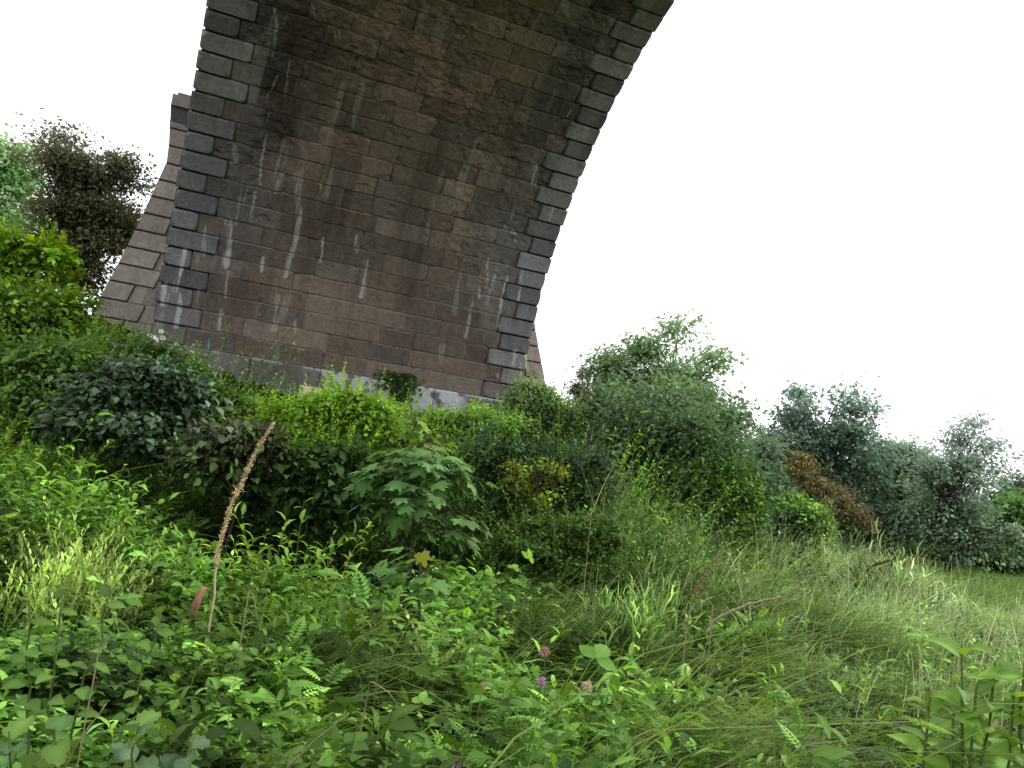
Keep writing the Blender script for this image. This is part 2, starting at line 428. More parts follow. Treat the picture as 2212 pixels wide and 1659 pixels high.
cream = ((xx > c0[0]) & (xx < c1[0]) & (ll < c0[1]-.03) & (ll > c1[1]-.5)).astype(float)*(.75+.25*smooth(.3, .6, fbm(xx*7, ll*7, 221)))
K = K*(1-cream[..., None])+np.array([.80, .72, .52])*cream[..., None]
y, z, ny, nz = lofs(ll)
V = np.stack([xx, y-hgt, z], -1); n, m = xx.shape; idx = np.arange(n*m).reshape(n, m)
F = np.stack([idx[:-1, :-1], idx[1:, :-1], idx[1:, 1:], idx[:-1, 1:]], -1).reshape(-1, 4)
mb.add(V.reshape(-1, 3), [F], np.clip(K, .01, .8).reshape(-1, 3))
t0 = idx[-1]; Vt = V[-1]; Vb = Vt.copy(); Vb[:, 1] = D+.02; Vb[:, 2] += .002
nn = len(Vt); mb.add(np.concatenate([Vt, Vb]), [np.stack([np.arange(nn-1), np.arange(nn, 2*nn-1), np.arange(nn+1, 2*nn), np.arange(1, nn)], 1)], np.array([.3, .29, .28]))
for X in (XL-.12, XR+.12):
    V, F = box_faces(X-.01, X+.01, D-.11, D+PT, .6, EYE+PL_TOP-.01); mb.add(V, [F], np.array([.2, .19, .18]))
mb.build('plinth', M_STONE, via)

# battered buttresses at both ends of the pier
def buttress(px_list, X_in, sgn, y0, y1, cap):
    """px_list: picture px of the outer edge, top to bottom"""
    d = [ray(*p) for p in px_list]
    xo = np.array([v[0]/v[1]*y0 for v in d]); zo = np.array([EYE+v[2]/v[1]*y0 for v in d])
    o = np.argsort(zo); xo, zo = xo[o], zo[o]
    zb = zo[0]-1.6
    slope = (xo[1]-xo[0])/(zo[1]-zo[0])
    xo = np.concatenate([[xo[0]-slope*1.6], xo]); zo = np.concatenate([[zb], zo])
    mb = MB(); base = np.array([.30, .265, .235])
    ztop = zo[-1]
    zs = np.arange(zb, ztop, .014); ts = np.linspace(0, 1, 110)
    zz = np.repeat(zs[:, None], len(ts), 1); X_o = np.interp(zz, zo, xo)
    xx = X_in+(X_o-X_in)*ts[None]
    d_out = np.abs(X_o-xx)
    k = np.floor((zz-EYE-Z0)/CS).astype(int); f = (zz-EYE-Z0)/CS-k; dh = np.minimum(f, 1-f)*CS
    ql = np.array([.95, .62])[k % 2]+(hashf(k+60, 303)-.5)*.2
    q = d_out < ql
    dq = np.abs(d_out-ql)
    dv = np.where(q, np.minimum(dq, 9), np.minimum(dq, np.abs((d_out-ql) % .8)))
    joint = 1-smooth(.007, .022, np.minimum(dh, np.where(q, dq, dv)))
    hgt = np.where(q, .045, 0)-joint*np.where(q, .06, .015)+(fbm(xx*5, zz*5, 311)-.5)*.02
    h2 = hashf((k+60)*9+q*3+(d_out/.8).astype(int), 305)
    K = base*(.78+.42*h2)[..., None]*(.8+.4*fbm(xx*6, zz*.9, 321))[..., None]
    jc = np.where(q[..., None], np.array([.04, .035, .03]), np.array([.34, .30, .25]))
    K = K*(1-.75*joint[..., None])+jc*.75*joint[..., None]
    V = np.stack([xx, y0-hgt, zz], -1); n, m = xx.shape; idx = np.arange(n*m).reshape(n, m)
    F = np.stack([idx[:-1, :-1], idx[1:, :-1], idx[1:, 1:], idx[:-1, 1:]], -1).reshape(-1, 4)
    mb.add(V.reshape(-1, 3), [F if sgn > 0 else F[:, ::-1]], K.reshape(-1, 3))
    # outer battered face, back and top
    ysd = np.linspace(y0-.04, y1, 30); zz2, yy2 = np.meshgrid(zs, ysd, indexing='ij'); xo2 = np.interp(zz2, zo, xo)
    k2 = np.floor((zz2-EYE-Z0)/CS).astype(int); f2 = (zz2-EYE-Z0)/CS-k2; j2 = 1-smooth(.007, .03, np.minimum(f2, 1-f2)*CS)
    xo2 = xo2-sgn*j2*.035+sgn*.0
    K2 = base*(.8+.4*hashf(k2+77, 307))[..., None]*(1-.7*j2[..., None])
    V2 = np.stack([xo2, yy2, zz2], -1); n, m = zz2.shape; idx = np.arange(n*m).reshape(n, m)
    F2 = np.stack([idx[:-1, :-1], idx[1:, :-1], idx[1:, 1:], idx[:-1, 1:]], -1).reshape(-1, 4)
    mb.add(V2.reshape(-1, 3), [F2], K2.reshape(-1, 3))
    nb = len(zs); Vb = np.concatenate([np.stack([np.interp(zs, zo, xo), np.full(nb, y1), zs], -1), np.stack([np.full(nb, X_in), np.full(nb, y1), zs], -1)])
    mb.add(Vb, [np.stack([np.arange(nb-1), np.arange(1, nb), np.arange(nb+1, 2*nb), np.arange(nb, 2*nb-1)], 1)], base)
    o = mb.build('buttress', M_STONE, via, False)
    mb = MB()
    xt = xo[-1]
    xa, xb = sorted((X_in, xt+sgn*.02)); 
    V, F = box_faces(xa, xb, y0-.03, y1, ztop+.003, ztop+.36); V = V.copy(); mb.add(V, [F], np.array([.085, .08, .095]))  # flat band coloured dark to stand for a cavetto's shade
    xa, xb = sorted((X_in, xt+sgn*.06))
    V, F = box_faces(xa, xb, y0-.09, y1+.05, ztop+.363, ztop+.62); mb.add(V, [F], np.array([.26, .23, .21]))
    V, F = box_faces(xa+.1, xb-.04, y0-.04, y1, ztop+.623, ztop+.70); mb.add(V, [F], np.array([.24, .22, .2]))
    if cap: mb.build('buttress_cap', M_STONE, via, False)
buttress([(369, 262), (366, 300), (360, 350), (300, 482), (250, 580), (190, 692)], XL+.04, -1, D+.85, D+2.7, True)
buttress([(1140, 560), (1146, 640), (1152, 690), (1163, 755), (1174, 812), (1181, 858)], XR-.04, 1, D+.85, D+2.7, False)

# ------------------------------------------------------------------ ground
def ground_mat():
    m = bpy.data.materials.new('soil_and_turf'); nt, N, Lk = nodes(m)
    out = N('ShaderNodeOutputMaterial'); p = N('ShaderNodeBsdfPrincipled'); tc = N('ShaderNodeTexCoord')
    a = N('ShaderNodeAttribute'); a.attribute_name = 'Col'
    n1 = N('ShaderNodeTexNoise'); n1.inputs['Scale'].default_value = 6; n1.inputs['Detail'].default_value = 8; n1.inputs['Roughness'].default_value = .7
    Lk(tc.outputs['Object'], n1.inputs['Vector'])
    mr = N('ShaderNodeMapRange'); mr.inputs[1].default_value = .3; mr.inputs[2].default_value = .7; mr.inputs[3].default_value = .5; mr.inputs[4].default_value = 1.4
    Lk(n1.outputs['Fac'], mr.inputs[0])
    mu = N('ShaderNodeMix'); mu.data_type = 'RGBA'; mu.blend_type = 'MULTIPLY'; mu.inputs[0].default_value = 1
    Lk(a.outputs['Color'], mu.inputs[6]); Lk(mr.outputs[0], mu.inputs[7]); Lk(mu.outputs[2], p.inputs['Base Color'])
    b = N('ShaderNodeBump'); b.inputs['Strength'].default_value = .6; b.inputs['Distance'].default_value = .08
    Lk(n1.outputs['Fac'], b.inputs['Height']); Lk(b.outputs[0], p.inputs['Normal'])
    p.inputs['Roughness'].default_value = 1; p.inputs['Specular IOR Level'].default_value = .03; Lk(p.outputs[0], out.inputs[0])
    return m
mb = MB()
rr = np.concatenate([[0.02], np.arange(.5, 30, .3), np.geomspace(30, 3000, 60)]); aa = np.linspace(-PI, PI, 361)
r2, a2 = np.meshgrid(rr, aa, indexing='ij'); gx, gy = r2*np.sin(a2), r2*np.cos(a2); gz = ground(gx, gy)
n, m = r2.shape; idx = np.arange(n*m).reshape(n, m)
F = np.stack([idx[:-1, :-1], idx[:-1, 1:], idx[1:, 1:], idx[1:, :-1]], -1).reshape(-1, 4)
fz = smooth(16, 26, r2)*smooth(math.radians(42), math.radians(48), a2)
fz = np.maximum(fz, smooth(60, 90, r2))
K = np.array([.010, .013, .006])*(1-fz[..., None])+np.array([.075, .14, .035])*fz[..., None]
K = K*(.8+.4*fbm(gx*.3+50, gy*.3+50, 401))[..., None]
mb.add(np.stack([gx, gy, gz], -1).reshape(-1, 3), [F[:, ::-1]], K.reshape(-1, 3))
tag(mb.build('ground', ground_mat()), kind='structure')

# ------------------------------------------------------------------ leaf templates (x along, y across, z up)
def tm(v, f): return np.array(v, float), [np.array(q) for q in f]
T_DIA = tm([(0, 0, 0), (.45, .5, .07), (1, 0, -.10), (.45, -.5, .07)], [[(0, 1, 2), (0, 2, 3)]])
T_OV = tm([(0, 0, 0), (.22, .36, .07), (.5, .5, .08), (.78, .30, .0), (1, 0, -.16), (.78, -.30, .0), (.5, -.5, .08), (.22, -.36, .07), (.35, 0, .03), (.7, 0, -.03)],
          [[(0, 8, 1), (0, 7, 8), (9, 4, 3), (9, 5, 4)], [(1, 8, 9, 2), (8, 7, 6, 9)], [(2, 9, 3), (9, 6, 5)]])
T_LAN = tm([(0, 0, 0), (.3, .5, .06), (.65, .38, .02), (1, 0, -.22), (.65, -.38, .02), (.3, -.5, .06), (.5, 0, .0)],
           [[(0, 6, 1), (0, 5, 6), (1, 6, 2), (6, 5, 4), (2, 6, 3), (6, 4, 3)]])
def maple():
    ang = np.radians([0, 14, 24, 36, 44, 52, 66, 78, 92, 104, 112, 128, 145, 160])
    rad = np.array([1.0, .80, .62, .50, .78, .92, .70, .52, .66, .74, .55, .46, .40, .22])
    pts = [(.0, 0, 0)]
    c = (.35, 0)
    o = [(c[0]+.65*r*math.cos(a), .66*r*math.sin(a)) for a, r in zip(ang, rad)]
    out = o+[(x, -y) for x, y in o[:0:-1]]
    v = [(.35, 0, .05)]+[(x, y, .06-.18*(abs(y))**1.5-.14*max(0, x-.4)) for x, y in out]
    n = len(out)
    return tm(v, [[(0, 1+i, 1+(i+1) % n) for i in range(n)]])
T_MAP = maple()
def dock():
    xs_ = np.linspace(0, 1, 9); w = np.array([.16, .42, .52, .48, .50, .42, .33, .20, 0])
    v = []; f3 = []; f4 = []
    for i, (x, ww) in enumerate(zip(xs_, w)):
        zc = .06*math.sin(x*PI)-.22*x*x
        v += [(x, ww, zc+.05*(-1)**i+.05), (x, 0, zc), (x, -ww, zc-.05*(-1)**i+.05)]
    for i in range(8):
        a = i*3
        f4 += [(a, a+1, a+4, a+3), (a+1, a+2, a+5, a+4)]
    return tm(v, [f4])
T_BIG = dock()
def compound(parts, base):
    bv, bf = base; v = []; F = [[] for _ in bf]; off = 0
    for (x, y, ang, ln, wd) in parts:
        c, s_ = math.cos(ang), math.sin(ang)
        for (a, b, z) in bv:
            X = x+a*ln*c-b*wd*s_; Y = y+a*ln*s_+b*wd*c
            v.append((X, Y, z*ln-.22*X*X-.10*abs(Y)))
        for q, f in enumerate(bf): F[q] += (f+off).tolist()
        off += len(bv)
    return np.array(v, float), [np.array(f) for f in F]
T_PIN = compound([(.12+.125*i, 0, sg*(1.15-.05*i), .36*math.sin(.75+.33*i), .13) for i in range(7) for sg in (-1, 1)]+[(.92, 0, 0, .2, .1)], T_DIA)
T_TRI = compound([(.38, 0, 0, .62, .42), (.36, .02, 1.25, .5, .36), (.36, -.02, -1.25, .5, .36)], T_OV)
def broad():
    xs_ = np.linspace(0, 1, 8); w = np.array([.10, .34, .47, .50, .44, .32, .16, 0]); v = []; f4 = []
    for x, ww in zip(xs_, w):
        zc = .10*math.sin(x*PI)-.20*x*x
        v += [(x, ww, zc+.10*ww*2), (x, ww*.5, zc+.02), (x, 0, zc-.02), (x, -ww*.5, zc+.02), (x, -ww, zc+.10*ww*2)]
    for i in range(7):
        for j in range(4):
            a = i*5+j; f4.append((a, a+1, a+6, a+5))
    return tm(v, [f4])
T_BROAD = broad()

def norm(a): return a/np.maximum(1e-9, np.linalg.norm(a, axis=-1, keepdims=True))
def leaves(mb, P, T, N, L, W, tmpl, K, mid=1.12):
    tv, tf = tmpl
    T = norm(T); N = norm(N-T*np.sum(N*T, -1, keepdims=True)); B = np.cross(N, T)
    L = np.broadcast_to(L, (len(P),)); W = np.broadcast_to(W, (len(P),))
    V = P[:, None]+T[:, None]*(tv[None, :, 0:1]*L[:, None, None])+B[:, None]*(tv[None, :, 1:2]*W[:, None, None])+N[:, None]*(tv[None, :, 2:3]*L[:, None, None])
    off = (np.arange(len(P))*len(tv))
    Fs = [(f[None]+off[:, None, None]).reshape(-1, f.shape[1]) for f in tf]
    sh = np.where(np.abs(tv[:, 1]) < .02, mid, 1.0)
    mb.add(V.reshape(-1, 3), Fs, (K[:, None]*sh[None, :, None]).reshape(-1, 3))
def tube(mb, pts, rad, K, sides=6):
    pts = np.asarray(pts, float); n = len(pts); rad = np.broadcast_to(rad, (n,))
    t = norm(np.gradient(pts, axis=0)); ref = np.array([.31, .22, .92]) if abs(t[0, 2]) < .9 else np.array([1., .1, 0])
    b = norm(np.cross(t, ref)); c = np.cross(t, b)
    a = np.linspace(0, 2*PI, sides, endpoint=False)
    V = pts[:, None]+(b[:, None]*np.cos(a)[None, :, None]+c[:, None]*np.sin(a)[None, :, None])*rad[:, None, None]
    idx = np.arange(n*sides).reshape(n, sides); nx = np.roll(idx, -1, 1)
    F = np.stack([idx[:-1], nx[:-1], nx[1:], idx[1:]], -1).reshape(-1, 4)
    mb.add(V.reshape(-1, 3), [F, idx[-1:, :][:, :sides], idx[:1, ::-1]], np.asarray(K))
def wig(rng, a, b, n=7, amp=.08):
    a = np.asarray(a, float); b = np.asarray(b, float)
    t = np.linspace(0, 1, n)[:, None]; L = np.linalg.norm(b-a)
    p = a+(b-a)*t
    w = np.cumsum(rng.normal(0, 1, (n, 3)), 0)*amp*L/math.sqrt(n)
    w -= w[0]*(1-t)+w[-1]*t
    return p+w
def colmix(rng, n, cols, var=.22):
    cols = np.array(cols); i = rng.integers(0, len(cols), n); j = rng.integers(0, len(cols), n); t = rng.random(n)[:, None]
    return (cols[i]*(1-t)+cols[j]*t)*np.exp(rng.normal(0, var, n))[:, None]

G_MID = [(.072, .15, .032), (.090, .18, .038), (.058, .12, .028)]
G_YEL = [(.15, .275, .030), (.20, .32, .040), (.11, .215, .026)]
G_DRK = [(.026, .056, .018), (.034, .068, .024), (.022, .045, .018)]
G_BLU = [(.050, .085, .055), (.075, .110, .080), (.035, .065, .042)]
G_HAZ = [(.18, .25, .18), (.15, .22, .145), (.21, .27, .21)]  # greens with aerial haze put into the colour
G_PAL = [(.14, .20, .075), (.17, .23, .09), (.11, .17, .06)]

def sample_lobes(rng, lobes, n, shell=.5):
    lb = np.array(lobes); w = (lb[:, 3]*lb[:, 4]*lb[:, 5])**(.66); w /= w.sum()
    i = rng.choice(len(lb), n, p=w)
    d = norm(rng.normal(0, 1, (n, 3))); rad = (shell**3+(1-shell**3)*rng.random(n))**(1/3)
    rad = rad*np.exp(rng.normal(0, .16, n))
    return lb[i, :3]+d*lb[i, 3:]*rad[:, None], d, i
def plant_lobes(px_lobes, r):
    out = []
    for q in px_lobes:
        px, py, rx, rz = q[:4]; rr_ = r+(q[4] if len(q) > 4 else 0)
        p = at(px, py, rr_); s = np.linalg.norm(p-np.array([0, 0, EYE]))/FPX
        out.append((*p, rx*s, .5*(rx+rz)*s, rz*s))
    return out
def roughen(rng, lobes, core=.78, nsub=6, nspr=4):
    out = []
    for (x, y, z, a, b, c) in lobes:
        out.append((x, y, z, a*core, b*core, c*core))
        for i in range(nsub):
            d = norm(rng.normal(0, 1, 3)+np.array([0, 0, .25])); f = rng.uniform(.20, .48); g = rng.uniform(.62, 1.0)
            out.append((x+d[0]*a*g, y+d[1]*b*g, z+d[2]*c*g, a*f, b*f, c*f*rng.uniform(.7, 1.2)))
        for i in range(nspr):
            d = norm(rng.normal(0, 1, 3)+np.array([0, 0, .8])); f = rng.uniform(.08, .16); g = rng.uniform(1.0, 1.28)
            m_ = min(a, b, c)
            out.append((x+d[0]*a*g, y+d[1]*b*g, z+d[2]*c*g, m_*f, m_*f, m_*f*2.2))
    return out
def foliage(mb, rng, lobes, ncl, per, clr, ls, cols, tmpl=T_DIA, shell=.45, wid=.6, up=.8, droop=.3, top=None, flat=.6, core=.62, nsub=8, shoots=0, shoot=.4, gaps=0, gsc=1.):
    lobes0 = lobes; lobes = roughen(rng, lobes, core, nsub)
    Pc, dc, _ = sample_lobes(rng, lobes, ncl, shell)
    if gaps:                                                 # holes where the sky shows, mostly in the upper crown
        zr = (Pc[:, 2]-Pc[:, 2].min())/np.ptp(Pc[:, 2]); gn = fbm((Pc[:, 0]*.93-Pc[:, 1]*.37)*gsc+100, Pc[:, 2]*gsc+50, 701, 2)
        kp = gn > gaps*smooth(.25, .6, zr)
        Pc = Pc[kp]; dc = dc[kp]; ncl = len(Pc)
    lb = np.array(lobes); z0 = (lb[:, 2]-lb[:, 5]).min(); z1 = (lb[:, 2]+lb[:, 5]).max()
    cl = colmix(rng, ncl, cols, .36)
    n = ncl*per; ci = np.repeat(np.arange(ncl), per)
    g = np.clip(rng.normal(0, 1, (n, 3)), -1.9, 1.9)*np.array([1, 1, flat])
    crs = clr*np.exp(rng.normal(0, .3, ncl))[ci][:, None]
    P = Pc[ci]+g*crs
    out = norm(g+dc[ci]*.8)
    T = norm(out*np.array([1, 1, .5])+rng.normal(0, .5, (n, 3))+np.array([0, 0, -droop]))
    N = norm(np.array([0, 0, up])+out*.5+rng.normal(0, .45, (n, 3)))
    K = cl[ci]*np.exp(rng.normal(0, .2, n))[:, None]
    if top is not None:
        t = (smooth(0, 1, (P[:, 2]-z0)/(z1-z0))**1.9)[:, None]; tc_ = colmix(rng, n, top, .2); K = K*(1-t)+tc_*t  # top palette by height; on far trees its paleness stands for haze
    L = ls*np.clip(np.exp(rng.normal(0, .34, n))*np.exp(rng.normal(0, .2, ncl))[ci], .4, 1.6)
    leaves(mb, P, T, N, L, L*wid, tmpl, K)
    if shoots:                                               # young upright shoots breaking the outline
        lb0 = np.array(lobes0); w_ = lb0[:, 3]*lb0[:, 4]; q = rng.choice(len(lb0), shoots, p=w_/w_.sum())
        d = norm(rng.normal(0, 1, (shoots, 3))*np.array([1, 1, .4])+np.array([0, 0, .9])); p0 = lb0[q, :3]+d*lb0[q, 3:]*.8
        ln = shoot*np.exp(rng.normal(0, .35, shoots)); dr = norm(d*.5+rng.normal(0, .22, (shoots, 3))+np.array([0, 0, 1.]))
        m = 18; t = np.tile((np.arange(m)+.5)/m, shoots); i = np.repeat(np.arange(shoots), m)
        P = p0[i]+dr[i]*(ln[i]*t)[:, None]; az = np.tile(np.arange(m)*2.4, shoots)
        T = norm(np.stack([np.cos(az), np.sin(az), .45+.6*t], -1)+rng.normal(0, .2, (len(t), 3))); N = norm(np.stack([-np.cos(az)*.4, -np.sin(az)*.4, np.ones(len(t))], -1))
        L = ls*1.05*(1.15-.65*t)*np.exp(rng.normal(0, .2, len(t))); c_ = colmix(rng, shoots, top or cols, .2)*1.1
        leaves(mb, P, T, N, L, L*wid, tmpl, c_[i]*np.exp(rng.normal(0, .15, len(t)))[:, None])
    return Pc
def woody(mb, rng, base, Pc, r0, K, every=3, sides=5, fork=.4):
    base = np.asarray(base, float); top = Pc.mean(0); trunk = wig(rng, base, top+np.array([0, 0, .15*(Pc[:, 2].max()-base[2])]), 9, .10)
    tube(mb, trunk, np.linspace(r0, r0*.35, 9), K, 8)
    zf = (trunk[:, 2]-trunk[0, 2])/max(.01, trunk[-1, 2]-trunk[0, 2])
    for p in Pc[::every]:
        h = np.clip((p[2]-base[2])/max(.1, trunk[-1, 2]-base[2])*.62, .12, .97)
        j = int(np.argmin(np.abs(zf-h)))
        b = wig(rng, trunk[j], p, 6, .12); b[1:-1, 2] += .05*np.linalg.norm(p-trunk[j])*np.sin(np.linspace(0, PI, 6))[1:-1]
        tube(mb, b, np.linspace(max(.008, r0*.32*(1-.5*h)), .006, 6), K, sides)
def tree(name, label, cat, lobes_px, r, base_px, ncl, per, clr, ls, cols, seed, group=None, r0=.12, bark=(.06, .045, .035), mat=None, every=4, skirt=0, fill=1.0, **kw):
    rng = np.random.default_rng(seed)
    ls = ls*1.15; per = int(per*1.45*fill)
    if skirt:
        x0 = min(q[0]-q[2]*.6 for q in lobes_px); x1 = max(q[0]+q[2]*.6 for q in lobes_px); k = max(2, int((x1-x0)/45))
        lobes_px = list(lobes_px)+[(x0+(x1-x0)*i/(k-1), base_px[1]-skirt*rng.uniform(.5, .9)+(x0+(x1-x0)*i/(k-1)-base_px[0])*.13, 36, skirt*.75, rng.uniform(-.8, .3)) for i in range(k)]
        ncl = int(ncl*1.35)
    lobes = plant_lobes(lobes_px, r); b = at(*base_px, r); b[2] = ground(b[0], b[1])-.05
    t = thing(name, label, cat, b, group)
    mb = MB(); Pc = foliage(mb, rng, lobes, ncl, per, clr, ls, cols, **kw)
    mb.build('crown' if cat == 'tree' else 'foliage', mat or M_FAR, t)
    mb = MB(); woody(mb, rng, b, Pc, r0, np.array(bark), every)
    if cat in ('shrub', 'bramble'):                          # bare twigs poking out
        for q in lobes[:6]:
            for _ in range(2):
                d = norm(rng.normal(0, 1, 3)+np.array([0, 0, .6])); c0 = np.array(q[:3])
                tube(mb, wig(rng, c0, c0+d*np.array(q[3:])*rng.uniform(1.1, 1.45), 6, .1), np.linspace(.006, .002, 6)*max(1, r/9), np.array(bark)*rng.uniform(1.2, 3.2), 4)
    mb.build('trunk' if cat == 'tree' else 'stems', M_BARK, t)
    return t

# ---- trees behind the left bank; haze put into the pale leaf colours
tree('tree', 'pale hazy light green tree cut by the left edge of the photo', 'tree', [(-10, 340, 56, 50), (20, 420, 40, 70), (10, 500, 56, 60), (-60, 450, 60, 140), (35, 350, 24, 30), (-20, 580, 60, 50)], 30, (-20, 700), 190, 70, .34, .13, [(.30, .46, .22), (.26, .42, .18), (.36, .48, .30)], 11, r0=.16, shell=.35)
tree('tree', 'dark brownish tree with gaps of sky left of the pier buttress', 'tree',
     [(130, 360, 66, 58), (215, 365, 60, 50), (270, 400, 40, 55), (165, 450, 90, 75), (235, 470, 60, 60), (150, 545, 60, 70), (195, 590, 40, 45), (105, 310, 40, 20), (240, 325, 22, 18)], 26, (165, 690), 380, 80, .24, .085,
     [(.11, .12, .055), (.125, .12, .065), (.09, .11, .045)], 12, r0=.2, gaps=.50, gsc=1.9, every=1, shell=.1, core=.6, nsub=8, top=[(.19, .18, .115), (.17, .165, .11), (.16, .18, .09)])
tree('shrub', 'bright yellow-green leafy sapling leaning in front of the dark tree at left', 'shrub', [(50, 540, 80, 26), (100, 545, 40, 14), (20, 590, 60, 40), (100, 608, 46, 16), (40, 640, 60, 30)], 15, (30, 720), 75, 46, .15, .085, G_YEL, 13, mat=M_LEAF, shoots=40, shoot=0.30, r0=.03, flat=.35, up=1.2)
tree('shrub', 'rounded fresh green bush on the bank at the left edge', 'shrub', [(30, 715, 90, 45), (110, 690, 70, 38), (-40, 690, 80, 60), (160, 665, 40, 20)], 14, (60, 790), 150, 60, .17, .075, G_YEL+G_MID, 14, mat=M_LEAF, shoots=60, shoot=0.30, r0=.03)
tree('shrub', 'feathery mid green bush at the foot of the left buttress', 'shrub', [(225, 745, 55, 30), (180, 720, 40, 25), (280, 780, 50, 25)], 16.5, (225, 800), 80, 60, .13, .06, G_MID+G_YEL, 15, mat=M_LEAF, shoots=50, shoot=0.30, r0=.02)
# ---- trees on the right; far leaf colours paled to stand for haze
tree('tree', 'tallest tree right of the pier with a pale top against the sky', 'tree',
     [(1420, 785, 70, 55), (1345, 830, 55, 60), (1480, 830, 55, 60), (1470, 730, 22, 34), (1520, 800, 40, 40), (1400, 900, 110, 70), (1500, 920, 85, 80), (1545, 880, 40, 50), (1310, 790, 22, 40), (1490, 1000, 110, 100, -2.4), (1380, 980, 100, 90, -2.2), (1395, 735, 24, 26), (1550, 950, 45, 100, -1.5), (1575, 1060, 35, 90, -2.2), (1430, 900, 120, 90, -1), (1440, 840, 90, 70), (1320, 900, 60, 60, -1)], 16.5, (1440, 1190), 900, 60, .19, .068,
     [(.030, .066, .030), (.042, .088, .034), (.065, .13, .035), (.036, .066, .045)], 21, r0=.14, skirt=55, gaps=.43, gsc=2.2, shell=.1, core=.7, nsub=10, every=2, top=[(.22, .33, .17), (.18, .29, .13), (.27, .36, .22)])  # haze painted into the pale top, shade into the dark lower leaves
tree('shrub', 'dark bluish hawthorn bush with a black hollow below the tallest tree', 'shrub', [(1370, 1030, 110, 70), (1300, 1000, 70, 60), (1440, 1060, 80, 60), (1340, 1100, 90, 40)], 14.5, (1400, 1190), 170, 70, .16, .07, G_DRK+G_BLU, 22, r0=.05, shell=.5, flat=.4)
tree('shrub', 'yellow-green leafy bush at the lower right of the tallest tree', 'shrub', [(1520, 1090, 50, 50), (1570, 1060, 36, 60), (1490, 1040, 26, 30), (1570, 1140, 50, 40), (1605, 1110, 30, 50), (1470, 1110, 40, 30)], 13.6, (1550, 1200), 230, 60, .13, .055, [(.07, .14, .03), (.055, .12, .03), (.10, .18, .035)], 23, mat=M_LEAF, shoots=50, shoot=0.32, r0=.03)
tree('tree', 'dark twin-headed tree standing beyond the grass bank', 'tree', [(1735, 885, 55, 45), (1700, 940, 50, 55), (1825, 885, 52, 42), (1790, 940, 80, 45), (1850, 930, 30, 30), (1770, 1010, 110, 60), (1860, 1010, 60, 60), (1690, 1010, 55, 60)], 30, (1780, 1150), 230, 60, .24, .12,
     [(.085, .135, .085), (.105, .165, .10), (.07, .12, .075)], 24, r0=.22, skirt=60, gaps=.42, gsc=.9, shell=.15, core=.6, nsub=8, every=2, top=[(.22, .29, .24), (.19, .25, .21)])
tree('tree', 'light green tree between the dark tree and the wispy one', 'tree', [(1925, 1000, 55, 45), (1960, 985, 30, 35), (1900, 1060, 70, 60), (1975, 1050, 50, 50)], 33, (1930, 1170), 160, 60, .28, .13, [(.16, .25, .13), (.19, .285, .15)], 25, r0=.15, skirt=60, shell=.3, top=G_HAZ)
tree('tree', 'wispy tree with thin twigs reaching up to the right', 'tree', [(2060, 1010, 60, 40), (2085, 950, 26, 36), (2030, 1060, 70, 40), (2105, 905, 10, 26), (2140, 975, 36, 14), (2110, 1030, 60, 30), (2160, 960, 20, 8), (2050, 1110, 60, 40), (2000, 1130, 50, 36), (2100, 1110, 50, 36)], 30, (2050, 1200), 190, 34, .22, .10, [(.14, .21, .13), (.17, .24, .15)], 26, r0=.12, skirt=55, every=1, shell=.1, core=.5, top=[(.25, .30, .27), (.27, .31, .29)])
tree('tree', 'pale tree cut by the right edge above the field', 'tree', [(2200, 1070, 45, 30), (2240, 1060, 50, 50), (2185, 1100, 50, 25)], 38, (2215, 1190), 110, 50, .3, .14, G_HAZ+[(.06, .1, .06)], 27, r0=.15, skirt=40)
for i, (px, py, rx, rz, lb) in enumerate([(1930, 1120, 70, 50, 'dark rounded tree in the far row, nearest the brown conifer'), (2010, 1125, 70, 48, 'dark tree in the middle of the far row by the field'), (2095, 1120, 70, 45, 'dark tree at the right end of the far row'), (1965, 1150, 70, 36, 'low dark tree in the far row directly behind the pale grass tufts'), (2050, 1160, 60, 34, 'low dark tree in the far row left of the round bright bush')]):
    tree('tree', lb, 'tree', [(px, py, rx, rz), (px-30, py+25, rx*.7, rz*.7), (px+35, py+10, rx*.6, rz*.7)], 40-4*(i > 2), (px, py+50), 120, 60, .32, .15, [(.075, .135, .075), (.09, .155, .085)], 30+i, skirt=35, group='trees in the far row', r0=.15, shell=.4, top=[(.09, .14, .10)])
tree('shrub', 'round bright green bush at the edge of the mown field', 'shrub', [(2150, 1160, 60, 38), (2200, 1140, 40, 50), (2110, 1185, 36, 22)], 34, (2150, 1205), 150, 60, .25, .12, [(.095, .19, .05), (.08, .16, .05)], 34, r0=.1, skirt=25, shell=.5)
tree('shrub', 'soft mid green bush between the tallest tree and the dark twin-headed tree', 'shrub', [(1640, 1000, 36, 50), (1620, 1060, 40, 50), (1670, 1050, 40, 45)], 24, (1640, 1130), 130, 60, .2, .09, [(.085, .15, .07), (.105, .175, .085)], 35, r0=.06, skirt=50, top=[(.13, .19, .12)])
tree('conifer', 'yellowish brown drooping conifer on the grass bank', 'conifer', [(1733, 1000, 16, 34), (1742, 1040, 30, 34), (1765, 1065, 36, 30), (1790, 1085, 40, 28), (1825, 1105, 40, 22), (1860, 1125, 30, 14), (1760, 1110, 50, 30), (1720, 1120, 40, 30)], 18, (1770, 1180), 260, 70, .085, .055, [(.22, .19, .085), (.18, .13, .075), (.24, .23, .075), (.13, .10, .065)], 36, mat=M_DRY, r0=.05, wid=.28, droop=.7, core=.5, shell=.2, flat=.4, top=[(.32, .29, .09), (.26, .22, .09)])
